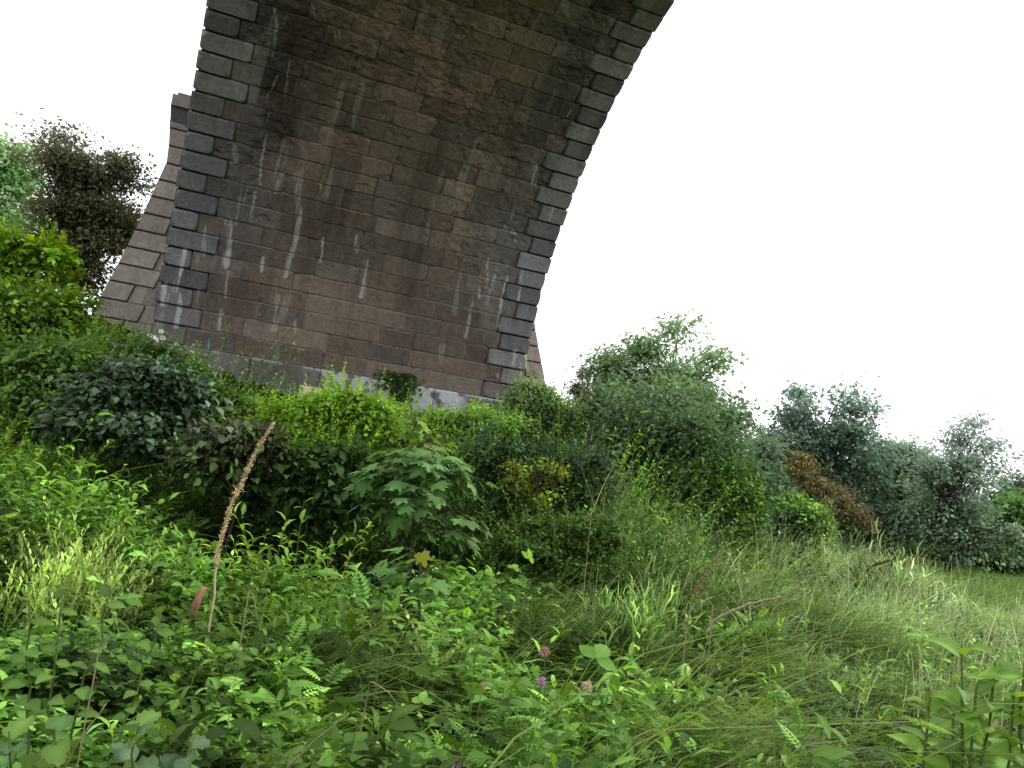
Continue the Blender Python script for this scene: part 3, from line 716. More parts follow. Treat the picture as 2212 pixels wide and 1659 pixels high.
tree('conifer', 'small dead brown conifer left of the tallest tree', 'conifer', [(1262, 870, 20, 34), (1268, 900, 18, 24), (1254, 835, 13, 24), (1262, 805, 8, 20)], 19, (1265, 960), 90, 60, .07, .05, [(.10, .072, .06), (.075, .052, .045)], 37, r0=.035, wid=.25, every=2)
tree('shrub', 'small vivid green bush in front of the brown conifer', 'shrub', [(1715, 1095, 28, 20), (1750, 1120, 40, 24), (1690, 1115, 24, 22), (1725, 1145, 55, 24), (1670, 1140, 26, 20), (1770, 1145, 30, 18)], 16.2, (1730, 1160), 100, 60, .11, .06, [(.10, .20, .04), (.075, .155, .035), (.12, .20, .06)], 38, mat=M_LEAF, shoots=40, shoot=0.25, r0=.02)
# ---- bushes in front of the pier
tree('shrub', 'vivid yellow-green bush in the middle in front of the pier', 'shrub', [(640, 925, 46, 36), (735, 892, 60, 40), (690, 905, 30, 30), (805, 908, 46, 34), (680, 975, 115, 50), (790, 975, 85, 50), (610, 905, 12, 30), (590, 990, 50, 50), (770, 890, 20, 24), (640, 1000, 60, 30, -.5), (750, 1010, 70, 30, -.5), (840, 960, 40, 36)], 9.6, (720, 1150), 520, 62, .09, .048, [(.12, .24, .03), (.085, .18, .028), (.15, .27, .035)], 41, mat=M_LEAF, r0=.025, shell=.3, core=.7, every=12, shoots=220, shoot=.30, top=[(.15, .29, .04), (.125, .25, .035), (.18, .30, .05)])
tree('shrub', 'dark leafy lower bush with deep shade under the vivid central bush', 'shrub', [(620, 1020, 90, 55), (740, 1040, 100, 60), (550, 1030, 60, 50), (690, 1090, 90, 40), (830, 1060, 60, 60)], 8.9, (743, 1170), 190, 46, .11, .07, [(.05, .105, .028), (.035, .075, .022), (.075, .155, .035), (.03, .06, .02)], 42, mat=M_LEAF, r0=.02, shell=.5, every=14, tmpl=T_OV)
tree('shrub', 'mid green small-leaved bush left of the vivid central bush', 'shrub', [(470, 890, 60, 36), (535, 920, 46, 38), (430, 915, 60, 42), (500, 955, 80, 46), (415, 865, 30, 24)], 11.5, (490, 1010), 330, 60, .085, .05, G_MID+[(.09, .16, .04), (.11, .19, .04)], 43, mat=M_LEAF, shoots=80, shoot=0.22, r0=.02, shell=.4, every=12)
tree('shrub', 'low reddish-tinged leafy clump behind the tip of the tall dry stalk', 'shrub', [(520, 955, 60, 26), (460, 985, 70, 26), (560, 970, 40, 24)], 8.6, (510, 1050), 90, 46, .085, .065, [(.06, .10, .03), (.08, .075, .04), (.10, .10, .08), (.05, .09, .03)], 50, mat=M_LEAF, r0=.015, shell=.4, every=12, tmpl=T_OV)
tree('bramble', 'dark bramble mound with bluish sheen leaves at left', 'bramble', [(250, 850, 60, 28), (330, 825, 40, 28), (300, 880, 80, 40), (372, 870, 28, 45), (215, 885, 40, 36), (280, 935, 105, 40), (345, 935, 60, 40), (180, 930, 30, 30)], 9.2, (290, 1010), 460, 46, .10, .062, [(.035, .065, .025), (.045, .09, .034), (.05, .075, .03), (.085, .14, .095)], 44, mat=M_GLOSS, shoots=36, shoot=0.22, r0=.02, shell=.6, every=10, tmpl=T_OV, flat=.4, up=1.3, wid=.75)
tree('shrub', 'grey-green weedy bush at the right foot of the pier', 'shrub', [(1150, 890, 45, 40), (1210, 900, 65, 40), (1160, 950, 90, 50), (1250, 950, 55, 45), (1137, 835, 10, 44), (1165, 860, 14, 26), (1100, 930, 40, 40)], 15, (1170, 1050), 380, 60, .10, .055, [(.105, .185, .06), (.13, .21, .08), (.085, .155, .055)], 45, mat=M_LEAF, r0=.02, shell=.3, every=12, shoots=120, shoot=0.34, top=[(.17, .27, .085), (.18, .26, .11)])
tree('shrub', 'blue-green bush with yellow sprigs below the weedy bush', 'shrub', [(1120, 1030, 70, 55), (1200, 1030, 90, 60), (1090, 1090, 70, 50), (1270, 1050, 70, 70), (1180, 1100, 90, 50), (1060, 1000, 40, 50)], 11, (1160, 1190), 380, 56, .095, .055, G_DRK+G_BLU+[(.06, .11, .03)], 46, mat=M_LEAF, shoots=70, shoot=0.24, r0=.02, shell=.4, every=12)
tree('shrub', 'small spray of yellow leaves on the blue-green bush', 'shrub', [(1130, 1050, 40, 16), (1195, 1015, 26, 12), (1105, 1010, 14, 16), (1160, 1080, 30, 10)], 10.3, (1135, 1140), 44, 22, .055, .045, [(.17, .21, .03), (.12, .165, .03)], 47, mat=M_LEAF, r0=.012)
tree('shrub', 'low fine-leaved dark green bush in front of the black hollow', 'shrub', [(1180, 1165, 80, 30), (1280, 1155, 80, 32), (1230, 1200, 120, 30), (1120, 1180, 50, 30)], 8.6, (1230, 1250), 330, 56, .07, .038, [(.045, .095, .024), (.06, .12, .028), (.085, .15, .03)], 48, mat=M_LEAF, shoots=60, shoot=0.18, r0=.015, every=14, flat=.4, shell=.3)
tree('shrub', 'light green weed clump against the flaking white plinth', 'shrub', [(950, 925, 60, 26), (1020, 930, 55, 36), (1085, 930, 40, 36), (880, 912, 40, 24), (920, 980, 80, 50), (1010, 1000, 70, 50), (1030, 905, 14, 24), (945, 905, 14, 20)], 12.5, (970, 1040), 360, 56, .085, .05, [(.12, .23, .045), (.15, .26, .06), (.095, .185, .04)], 49, mat=M_LEAF, shoots=90, shoot=0.26, r0=.015, every=14, shell=.35)
tree('shrub', 'mixed light green weeds piled up between the left edge and the bramble', 'shrub', [(120, 815, 60, 36), (60, 860, 80, 40), (160, 770, 50, 26), (110, 900, 70, 36), (20, 800, 50, 40), (150, 860, 40, 36)], 10.6, (100, 980), 300, 60, .10, .06, G_MID+[(.13, .24, .05), (.10, .17, .07)], 51, mat=M_LEAF, r0=.015, shell=.3, core=.5, every=12, shoots=110, shoot=.3)
tree('shrub', 'loose green weeds with pale seed heads above the bramble near the white blossoms', 'shrub', [(250, 775, 60, 24), (330, 775, 50, 22), (390, 800, 30, 26), (200, 770, 40, 22)], 13, (300, 850), 190, 60, .10, .05, G_MID+[(.15, .21, .10), (.11, .19, .06)], 52, mat=M_LEAF, r0=.012, shell=.2, core=.5, every=12, shoots=90, shoot=.3)
# ivy climbing the pier
rng = np.random.default_rng(61)
p0 = pix_uv(1250, 1270); p1 = pix_uv(1248, 1165)
t = thing('ivy', 'narrow clump of dark ivy climbing the pier above the white plinth', 'ivy', (p0[0], D-.15, EYE+p0[1]))
mb = MB(); n = 520
tt = rng.random(n)**.7; xw = p0[0]+(p1[0]-p0[0])*tt+rng.normal(0, 1, n)*(.07+.17*tt)
P = np.stack([xw, D-.1-rng.random(n)*.16, EYE+p0[1]+(p1[1]-p0[1])*tt], -1)
leaves(mb, P, norm(rng.normal(0, .6, (n, 3))+np.array([0, -.2, -.8])), norm(rng.normal(0, .4, (n, 3))+np.array([0, -1, .5])), .105, .10, T_MAP, colmix(rng, n, [(.022, .05, .014), (.05, .10, .02), (.03, .06, .02)]))
mb.build('leaves', M_GLOSS, t)
mb = MB(); tube(mb, wig(rng, (p0[0], D-.17, EYE+p0[1]-.9), (p1[0], D-.06, EYE+p1[1]), 9, .06), np.linspace(.03, .008, 9), np.array([.05, .035, .025])); mb.build('stem', M_BARK, t)

# ---- maple sapling with big lobed leaves
def lobed_sapling(label, centre_px, r, spread_px, n, size, cols, seed, name='maple_sapling'):
    rng = np.random.default_rng(seed)
    c = at(*centre_px, r); s = mpp(r); b = c.copy(); b[2] = ground(b[0], b[1])
    t = thing(name, label, 'sapling', b)
    mb = MB(); ms = MB()
    top = c+np.array([0, 0, spread_px[1]*s])
    tube(ms, wig(rng, b, top, 8, .06), np.linspace(.022, .007, 8), np.array([.06, .06, .03]))
    nb = max(4, n//8); k = 0
    for i in range(nb):
        az = rng.uniform(0, 2*PI); h = rng.uniform(-.5, 1.)
        o = np.array([math.cos(az), math.sin(az), 0])
        wid = math.sqrt(max(.08, 1-(max(h, 0))**2))
        tip = c+o*spread_px[0]*s*rng.uniform(.55, 1)*wid+np.array([0, 0, h*spread_px[1]*s-.12*spread_px[1]*s])
        st = b+(top-b)*np.clip((tip[2]-b[2])/(top[2]-b[2])*.75+.1, .15, .97)
        br = wig(rng, st, tip, 7, .07); br[:, 2] += np.sin(np.linspace(0, PI, 7))*.10*np.linalg.norm(tip-st)
        tube(ms, br, np.linspace(.010, .004, 7), np.array([.07, .075, .03]), 5)
        m = 8
        f = np.linspace(.35, 1.0, m)
        P = np.stack([np.interp(f*6, np.arange(7), br[:, q]) for q in range(3)], -1)
        dirs = norm(o+rng.normal(0, .55, (m, 3))*np.array([1, 1, .25])+np.array([0, 0, -.55]))
        Nn = norm(np.array([0, 0, 1.])+o*.55+rng.normal(0, .22, (m, 3)))
        L = size*rng.uniform(.6, 1.15, m)
        P2 = P+dirs*.35*L[:, None]
        for a, b2 in zip(P, P2): tube(ms, [a, (a+b2)/2+np.array([0, 0, .01]), b2], .0028, np.array([.12, .11, .04]), 4)
        leaves(mb, P2, dirs, Nn, L, L*1.05, T_MAP, colmix(rng, m, cols, .18), 1.2)
    mb.build('leaves', M_LEAF, t); ms.build('stem', M_BARK, t)
lobed_sapling('maple sapling with layers of large lobed leaves in the middle of the photo', (905, 1065), 7.6, (140, 130), 340, .19, [(.08, .17, .045), (.10, .20, .055), (.06, .13, .04), (.13, .215, .08)], 71)
lobed_sapling('low maple seedling with one yellow leaf below the big maple sapling', (915, 1215), 6.0, (75, 30), 32, .17, [(.085, .18, .045), (.11, .21, .06)], 72)
lobed_sapling('upper maple sapling with fresh lobed leaves behind the white plinth weeds', (880, 950), 9.0, (100, 70), 150, .13, [(.10, .20, .035), (.08, .165, .03), (.13, .22, .035)], 73)
mb = MB(); p = at(908, 1185, 5.8); rng = np.random.default_rng(74)
leaves(mb, p[None], np.array([[.3, -.3, -.8]]), np.array([[-.2, -.8, .5]]), np.array([.13]), np.array([.12]), T_MAP, np.array([[.22, .24, .04]]))
o = mb.build('leaf', M_LEAF); tag(o, 'single yellow withered leaf on the low maple seedling', 'leaf')

# ------------------------------------------------------------------ undergrowth ("nobody could count it")
def polar(rng, n, r0, r1, a0, a1, pw=1.0):
    az = np.radians(rng.uniform(a0, a1, n)); u = rng.random(n)
    r = (r0**pw+(r1**pw-r0**pw)*u)**(1/pw)
    return r*np.sin(az), r*np.cos(az), r, np.degrees(az)
def clear(x, y):                                             # not inside pier or buttress
    return ~((x > XL-2.6) & (x < XR+2.2) & (y > D-.15) & (y < D+PT))
def weeds(mb, rng, x, y, h, nl, ls, cols, tmpl, wid, lean, pitch=.35, droop=.35, K=None, stem=None, hue=None):
    """stalks with leaves up their length"""
    n = len(x); z = ground(x, y)
    B = np.stack([x, y, z], -1)
    h = h*np.exp(rng.normal(0, .25, n))
    nl = int(nl)
    ln = rng.normal(0, .28, (n, 2))+lean
    k = np.tile(np.arange(nl), n); i = np.repeat(np.arange(n), nl)
    t = (k+rng.uniform(.2, 1, n*nl))/nl; t = .18+.82*t
    P = B[i].copy(); P[:, 2] += h[i]*t*(1-.12*t); P[:, :2] += ln[i]*(h[i]*t**1.7)[:, None]
    az = k*2.4+rng.uniform(0, 2*PI, n)[i]+rng.normal(0, .3, n*nl)
    pt = pitch+rng.normal(0, .3, n*nl)+(t-.5)*.7
    T = np.stack([np.cos(az)*np.cos(pt), np.sin(az)*np.cos(pt), np.sin(pt)], -1)
    T[:, :2] += ln[i]*.5
    N = np.stack([-np.cos(az)*np.sin(pt), -np.sin(az)*np.sin(pt), np.cos(pt)], -1)+rng.normal(0, .22, (n*nl, 3))
    L = ls*np.exp(rng.normal(0, .25, n*nl))*(1.15-.55*t)*np.exp(rng.normal(0, .2, n))[i]
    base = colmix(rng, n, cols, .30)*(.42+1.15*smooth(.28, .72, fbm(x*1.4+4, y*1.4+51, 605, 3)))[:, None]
    Kk = base[i]*np.exp(rng.normal(0, .24, n*nl))[:, None]*(.14+1.1*t**1.25)[:, None]  # lower leaves coloured darker to stand for shade inside the growth
    leaves(mb, P, T, N, L, L*wid, tmpl, Kk, 1.18)
    # stems: three-sided thin ribbons
    if stem:
        tt = np.linspace(0, 1, 5)
        Q = B[:, None]+np.stack([ln[:, None, 0]*(h[:, None]*tt**1.7), ln[:, None, 1]*(h[:, None]*tt**1.7), h[:, None]*tt*(1-.12*tt)], -1)
        wv = np.array([cy_, -sy_, 0])*stem
        V = np.stack([Q-wv*(1-.6*tt)[None, :, None], Q+wv*(1-.6*tt)[None, :, None]], 2).reshape(n, 10, 3)
        f = np.array([(0, 1, 3, 2), (2, 3, 5, 4), (4, 5, 7, 6), (6, 7, 9, 8)])
        F = (f[None]+np.arange(n)[:, None, None]*10).reshape(-1, 4)
        mb.add(V.reshape(-1, 3), [F], np.repeat(base*1.1, 10, 0))
def blades(mb, rng, x, y, h, w, cols, lean, spread=.35, bend=.5, var=.22, nseg=4, sh0=.45):
    n = len(x); z = ground(x, y)-.02
    B = np.stack([x, y, z], -1); h = h*np.exp(rng.normal(0, .3, n))
    d = rng.normal(0, spread, (n, 2))+lean
    bd = bend*np.exp(rng.normal(0, .5, n))
    tt = np.linspace(0, 1, nseg+1)
    up = h[:, None]*(tt-bd[:, None]*.55*tt**2.4)
    hor = h[:, None]*(.35*tt+bd[:, None]*.9*tt**2.2)
    Q = B[:, None]+np.concatenate([d[:, None]*hor[..., None], up[..., None]], -1)
    th = rng.uniform(0, 2*PI, n); wv = np.stack([np.cos(th), np.sin(th), rng.normal(0, .3, n)], -1)*(w*np.exp(rng.normal(0, .3, n)))[:, None]
    pr = np.array([.75, 1, .85, .55, .0, 0])[:nseg] if nseg < 5 else np.linspace(.9, .2, nseg)
    V = []
    for j in range(nseg):
        V += [Q[:, j]-wv*pr[j]*.5, Q[:, j]+wv*pr[j]*.5]
    V.append(Q[:, nseg]); nv = 2*nseg+1
    V = np.stack(V, 1)
    f4 = np.array([(2*j, 2*j+1, 2*j+3, 2*j+2) for j in range(nseg-1)]); f3 = np.array([(2*nseg-2, 2*nseg-1, 2*nseg)])
    off = np.arange(n)[:, None, None]*nv
    K = colmix(rng, n, cols, var)
    sh = np.concatenate([np.repeat(sh0+(1.2-sh0)*tt[:-1], 2), [1.25]])  # shade at the roots put into the blade colour
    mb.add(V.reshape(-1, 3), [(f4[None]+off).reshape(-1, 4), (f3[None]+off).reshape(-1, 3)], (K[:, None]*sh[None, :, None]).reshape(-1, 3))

CR = np.array([cy_, -sy_]); CF = np.array([sy_, cy_])
rng = np.random.default_rng(5)
def pick(x, y, seed, sc, lo, hi): return fbm(x*sc+60, y*sc+60, seed, 3)
def keep(rng, x, y, soft=.25):
    r = np.hypot(x, y); az = np.degrees(np.arctan2(x, y))
    wob = (fbm(x*1.1+31, y*1.1+7, 585, 3)-.5)
    inner = 7.5+1.1*smooth(14, 24, az)+wob*1.6
    k = 1-smooth(inner-.25, inner+.25, r)*smooth(10.8, 10.2, r+wob*2)*smooth(-1, 3, az+wob*6)*smooth(35, 31, az+wob*6)
    c = at(2110, 1500, 2.75)[:2]; k = np.minimum(k, smooth(.35, .75, np.hypot(x-c[0], y-c[1])))
    c2 = at(2110, 1600, 2.2)[:2]; k = np.minimum(k, smooth(.3, .6, np.hypot(x-c2[0], y-c2[1])))
    g = smooth(.38, .48, fbm(x*1.25+11, y*1.25+83, 581, 3))
    return (rng.random(len(x)) < k) & (rng.random(len(x)) < np.maximum(g, soft)) & clear(x, y)
def mound(x, y):
    r = np.hypot(x, y); az = np.degrees(np.arctan2(x, y))
    return (.45+1.1*smooth(.32, .68, fbm(x*.75+5, y*.75+17, 591, 3)))*(1-.75*smooth(14.5, 16.5, r)*smooth(33, 27, az))*(1-.42*smooth(4.8, 6.3, r)*smooth(9.5, 8.5, r)*smooth(-3, 2, az)*smooth(38, 32, az))*(1+.55*smooth(10, 11, r)*smooth(14.5, 12.5, r)*smooth(-4, 2, az)*smooth(37, 31, az))
def hue(n_, x, y, cols, seed):
    """patches of fresher and darker growth"""
    f = fbm(x*.5+seed, y*.5+3, 595, 3)
    return f
# broad leaved weeds on the left
LW = [(.080, .170, .030), (.105, .205, .038), (.060, .130, .026)]
mb = MB()
x, y, r, az = polar(rng, 12500, 1.9, 8.8, -16, 60, 1.35)
pr = smooth(25, 5, az+(fbm(x*.8+60, y*.8+60, 501)-.5)*30)
m = (rng.random(len(x)) < .07+.9*pr) & keep(rng, x, y, .15)
x, y, r = x[m], y[m], r[m]; md = mound(x, y)
sel = fbm(x*.9+20, y*.9+20, 511, 3)
for cond, h, nl, ls, cols, tmpl, wid, pit in ((sel < .40, .50, 12, .092, LW, T_OV, .60, .15),
                                         ((sel >= .40) & (sel < .50), .56, 15, .115, [(.09, .18, .032), (.125, .225, .045), (.065, .13, .025)], T_LAN, .32, .3),
                                         ((sel >= .50) & (sel < .60), .46, 11, .115, [(.11, .21, .04), (.085, .175, .034), (.075, .15, .04)], T_OV, .62, .05),
                                         ((sel >= .60) & (sel < .68), .42, 9, .15, [(.085, .18, .034), (.11, .21, .04), (.065, .14, .03)], T_TRI, 1.0, .25),
                                         (sel >= .68, .42, 11, .075, [(.06, .115, .050), (.055, .125, .036), (.09, .165, .045)], T_OV, .85, .2)):
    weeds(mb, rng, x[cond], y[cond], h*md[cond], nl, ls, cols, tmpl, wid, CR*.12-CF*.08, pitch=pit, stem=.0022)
x, y, r, az = polar(rng, 9000, 1.8, 9.5, -18, 60, 1.3)
x2, y2, r2_, az2 = polar(rng, 2400, 1.9, 9, -16, 24, 1.35); q_ = keep(rng, x2, y2, .1); x2, y2 = x2[q_], y2[q_]
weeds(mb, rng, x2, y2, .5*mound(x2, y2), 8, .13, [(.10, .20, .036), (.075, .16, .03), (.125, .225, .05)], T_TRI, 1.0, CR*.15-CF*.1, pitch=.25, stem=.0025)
x2, y2, r2_, az2 = polar(rng, 1900, 2.0, 9.5, -4, 42, 1.35); q_ = keep(rng, x2, y2, .1); x2, y2 = x2[q_], y2[q_]
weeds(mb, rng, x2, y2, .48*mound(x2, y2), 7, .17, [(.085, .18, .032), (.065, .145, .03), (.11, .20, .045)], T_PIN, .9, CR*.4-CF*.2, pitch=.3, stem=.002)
weeds(mb, rng, x, y, .16+0*x, 7, .075, [(.03, .065, .018), (.04, .085, .02), (.028, .055, .02)], T_OV, .7, CR*.05)  # low filler leaves coloured dark to stand for shaded gaps
tag(mb.build('weeds', M_LEAF), 'broad leaved weeds matted over the near bank at left', 'undergrowth', kind='stuff')
# middle distance undergrowth
mb = MB()
x, y, r, az = polar(rng, 12000, 8, 21.5, -18, 42, 1.5)
m = keep(rng, x, y, .2) & (rng.random(len(x)) < 1-.6*smooth(16.5, 18, r)*smooth(-4, 0, az)*smooth(27, 23, az)) & (rng.random(len(x)) < smooth(46, 30, az+(fbm(x*.5+60, y*.5+60, 521)-.5)*20)*.9+.06)
x, y = x[m], y[m]; sel = fbm(x*.6+20, y*.6+20, 531, 3); md = mound(x, y)
for cond, h, nl, ls, cols, tmpl, wid in ((sel < .42, .55, 12, .09, G_MID+[(.085, .165, .03)], T_DIA, .5), ((sel >= .42) & (sel < .55), .62, 14, .095, [(.115, .215, .03), (.085, .17, .028), (.14, .235, .035)], T_DIA, .4),
                                         (sel >= .55, .5, 12, .085, [(.05, .10, .03), (.065, .125, .045), (.08, .15, .035)], T_DIA, .7)):
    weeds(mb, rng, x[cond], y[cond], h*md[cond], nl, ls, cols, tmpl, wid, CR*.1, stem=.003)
x, y, r, az = polar(rng, 2600, 5, 22, -75, -18, 1.6); weeds(mb, rng, x, y, .6+0*x, 10, .11, G_MID, T_DIA, .55, CR*.1)
x, y, r, az = polar(rng, 3600, 9.2, 13.2, -6, 35, 1.2); md = mound(x, y)
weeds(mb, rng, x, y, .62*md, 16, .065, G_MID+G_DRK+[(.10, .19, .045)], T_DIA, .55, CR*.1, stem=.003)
tag(mb.build('undergrowth', M_LEAF), 'mixed green undergrowth running up the bank to the pier', 'undergrowth', kind='stuff')
# lance-leaved tangle and grass in the near middle and right
mb = MB()
x, y, r, az = polar(rng, 3600, 2.0, 9, 6, 60, 1.4)
m = (rng.random(len(x)) < smooth(2, 18, az)*.7*smooth(8.5, 5, r+.12*np.maximum(0, az-25))) & keep(rng, x, y, .1)
x, y = x[m], y[m]; md = mound(x, y)
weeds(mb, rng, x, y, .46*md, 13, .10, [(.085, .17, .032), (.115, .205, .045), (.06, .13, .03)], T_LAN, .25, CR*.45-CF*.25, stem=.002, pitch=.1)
tag(mb.build('weeds', M_LEAF), 'narrow leaved weeds tangled in the near grass', 'undergrowth', kind='stuff')
mb = MB()
GR = [(.10, .19, .035), (.13, .225, .045), (.075, .15, .03), (.155, .235, .065)]
x, y, r, az = polar(rng, 95000, 1.9, 10.5, -12, 60, 1.35)
pr = .10+.90*smooth(2, 24, az+(fbm(x*.7+60, y*.7+60, 541)-.5)*26)
cx = fbm(x*1.6+40, y*1.6+9, 545, 3)
m = (rng.random(len(x)) < pr*(.22+.9*smooth(.36, .56, cx))) & keep(rng, x, y, .1)
x, y, r = x[m], y[m], r[m]; md = mound(x, y)
cl = fbm(x*.9+10, y*.9+10, 551, 3)
da = (fbm(x*.8+70, y*.8+20, 555, 2)-.5)*2.6
ln = np.stack([CR[0]*np.cos(da)-CF[0]*np.sin(da)*.8-CF[0]*.3, CR[1]*np.cos(da)-CF[1]*np.sin(da)*.8-CF[1]*.3], -1)*.9
for c0_, c1_, hh, cols in ((0, .43, .54, GR), (.43, .55, .64, GR+[(.17, .27, .06), (.24, .27, .11)]), (.55, 1, .48, [(.15, .23, .065), (.18, .24, .085), (.11, .19, .045)])):
    mm = (cl >= c0_) & (cl < c1_)
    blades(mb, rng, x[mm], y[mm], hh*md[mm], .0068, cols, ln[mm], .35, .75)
x, y, r, az = polar(rng, 3000, 2.4, 12, 4, 58, 1.4); m = keep(rng, x, y, .1); x, y = x[m], y[m]
blades(mb, rng, x, y, .55*mound(x, y), .0038, [(.30, .28, .14), (.26, .24, .13), (.22, .25, .10)], (CR*.75-CF*.35)*.8, .5, .6)
tag(mb.build('grass', M_GRASS), 'long uncut grass combed to the right across the foreground', 'grass', kind='stuff')
# pale grass on the bank at right
mb = MB()
x, y, r, az = polar(rng, 100000, 8.5, 19.5, 18, 62, 1.5)
m = (rng.random(len(x)) < smooth(18, 33, az+(fbm(x*.5+60, y*.5+60, 561)-.5)*18)) & keep(rng, x, y, .45)
x, y, r, az = x[m], y[m], r[m], az[m]; md = mound(x, y)
cl = fbm(x*.6+33, y*.6+12, 571, 3)
PB = [(.25, .36, .14), (.28, .385, .18), (.20, .315, .10)]
for c0_, c1_, hh, cols in ((0, .45, .30, PB), (.45, .58, .38, PB+[(.31, .38, .25)]), (.58, 1, .28, [(.16, .27, .075), (.125, .23, .055), (.20, .31, .095)])):
    mm = (cl >= c0_) & (cl < c1_)
    blades(mb, rng, x[mm], y[mm], hh*md[mm], .0105, cols, CR*.25-CF*.1, .62, .35, nseg=3, sh0=.85)
x, y, r, az = polar(rng, 1500, 7, 18.5, 24, 60, 1.4)
blades(mb, rng, x, y, .62*mound(x, y), .006, [(.42, .40, .24), (.36, .34, .19), (.40, .44, .26)], CR*.25, .35, .25, nseg=4, sh0=.8)
x, y, r, az = polar(rng, 5200, 7.5, 17, 26, 60, 1.4); f_ = fbm(x*.7+13, y*.7+33, 615, 3) > .47; x, y = x[f_], y[f_]
weeds(mb, rng, x, y, .46*mound(x, y), 12, .07, [(.09, .19, .045), (.13, .24, .06), (.19, .28, .13), (.07, .15, .04)], T_DIA, .5, CR*.1, stem=.002)
tag(mb.build('grass', M_GRASS), 'pale feathery grass covering the sunny bank at right', 'grass', kind='stuff')
mb = MB()
x, y, r, az = polar(rng, 60000, 18, 60, 40, 66, 1.0)
blades(mb, rng, x, y, .13+.32*smooth(.45, .75, fbm(x*.25, y*.25, 611, 3))*smooth(34, 22, r), .03, [(.125, .22, .06), (.10, .19, .05), (.15, .23, .08)], CR*.1, .4, .3, nseg=2)
tag(mb.build('grass', M_GRASS), 'short grass of the level field beyond the bank', 'grass', kind='stuff')

# ------------------------------------------------------------------ single plants
def spiky(label, px, r, n, sx, h, ls, wid, cols, seed, name, cat, nl=16, stem=.002, pitch=1.0, lean=(0, 0)):
    rng = np.random.default_rng(seed); c = at(*px, r); s = mpp(r)
    x = c[0]+rng.normal(0, sx*s, n); y = c[1]+rng.normal(0, sx*s*.8, n)
    t = thing(name, label, cat, (c[0], c[1], float(ground(c[0], c[1])))); mb = MB()
    weeds(mb, rng, x, y, h, nl, ls, cols, T_LAN, wid, np.array(lean), pitch=pitch, stem=stem)
    mb.build('foliage', M_LEAF, t)
spiky('pale yellow-green feathery weed patch at left below the bramble', (185, 1150), 6.2, 240, 50, .60, .055, .32, [(.30, .40, .13), (.26, .36, .11), (.20, .31, .08)], 81, 'feathery_weed', 'weed', nl=22)
spiky('leafy weed with bent yellowish leaves beside the tall dry stalk', (640, 1150), 6.6, 26, 40, .8, .12, .3, [(.08, .16, .03), (.13, .2, .04)], 82, 'tall_weed', 'weed', nl=14, pitch=.4)
spiky('light green upright weed with curled leaves right of the maple seedling', (965, 1330), 5.6, 12, 26, .55, .06, .5, [(.15, .2, .07), (.12, .18, .06)], 83, 'upright_weed', 'weed', nl=18, pitch=.9)
spiky('tall grass tuft sticking up at the dark hollow, right of centre', (1370, 1260), 7.2, 160, 22, .6, .20, .06, [(0.209, 0.323, 0.114), (0.171, 0.285, 0.095)], 84, 'grass_tuft', 'grass tuft', nl=6, pitch=1.1, lean=(.15, 0))
spiky('tall pale grass tuft on the crest of the bank', (1930, 1200), 14, 120, 36, .8, .24, .07, [(0.285, 0.380, 0.171), (0.247, 0.342, 0.152)], 85, 'grass_tuft', 'grass tuft', nl=6, pitch=1.1)
spiky('whitish grass tuft on the bank in front of the far row of trees', (2000, 1230), 15, 120, 50, .55, .22, .07, [(0.323, 0.399, 0.228), (0.285, 0.380, 0.209)], 86, 'grass_tuft', 'grass tuft', nl=6, pitch=1.1)
spiky('silvery green tall weed standing left of the vivid green bush', (1660, 1120), 15.5, 60, 22, .95, .10, .2, [(0.228, 0.323, 0.209), (0.190, 0.285, 0.171)], 87, 'tall_weed', 'weed', nl=20)

def leafy_plant(label, px, r, stems, n, ls, wid, cols, tmpl, seed, name, cat, mat=M_GLOSS, f0=.25):
    """a few thick stems with broad leaves; every leaf a child"""
    rng = np.random.default_rng(seed); c = at(*px, r); s = mpp(r); g = float(ground(c[0], c[1]))
    t = thing(name, label, cat, (c[0], c[1], g)); ms = MB()
    for (ox, tip_px) in stems:
        tip = at(*tip_px, r); b = np.array([c[0]+ox*.15, c[1]+rng.normal(0, .05), g-.03])
        st = wig(rng, b, tip, 9, .05); tube(ms, st, np.linspace(.008, .0035, 9), np.array([.10, .15, .04]))
        for k in range(n):
            f = f0+(1-f0)*(k+rng.uniform(.2, .9))/n; q = np.array([np.interp(f*8, np.arange(9), st[:, a]) for a in range(3)])
            az = k*2.5+rng.uniform(-.4, .4); pt = rng.normal(.05, .3)+(f-.6)*.6
            T = np.array([[math.cos(az)*math.cos(pt), math.sin(az)*math.cos(pt), math.sin(pt)]])
            N = np.array([[-math.cos(az)*math.sin(pt), -math.sin(az)*math.sin(pt), math.cos(pt)]])+rng.normal(0, .25, (1, 3))-FWD*.75
            L = ls*rng.uniform(.7, 1.15)*(1.1-.35*(f-f0)/(1-f0))
            mb = MB(); leaves(mb, q[None], T, N, np.array([L]), np.array([L*wid]), tmpl, colmix(rng, 1, cols, .15), 1.25)
            mb.build('leaf', mat, t)
    ms.build('stem', M_BARK, t)
leafy_plant('broad leaved bright green plant at the right edge of the foreground', (2120, 1580), 2.75, [(-.3, (2078, 1390)), (0, (2150, 1430)), (.6, (2215, 1420)), (-.8, (2010, 1490)), (1.0, (2190, 1500)), (.3, (2110, 1480)), (1.4, (2260, 1500)), (-.3, (2060, 1540))], 13, .125, .55,
            [(.17, .30, .055), (.20, .33, .075), (.14, .26, .055), (.17, .27, .11)], T_BROAD, 91, 'broad_leaf_plant', 'plant', M_LEAF, .66)
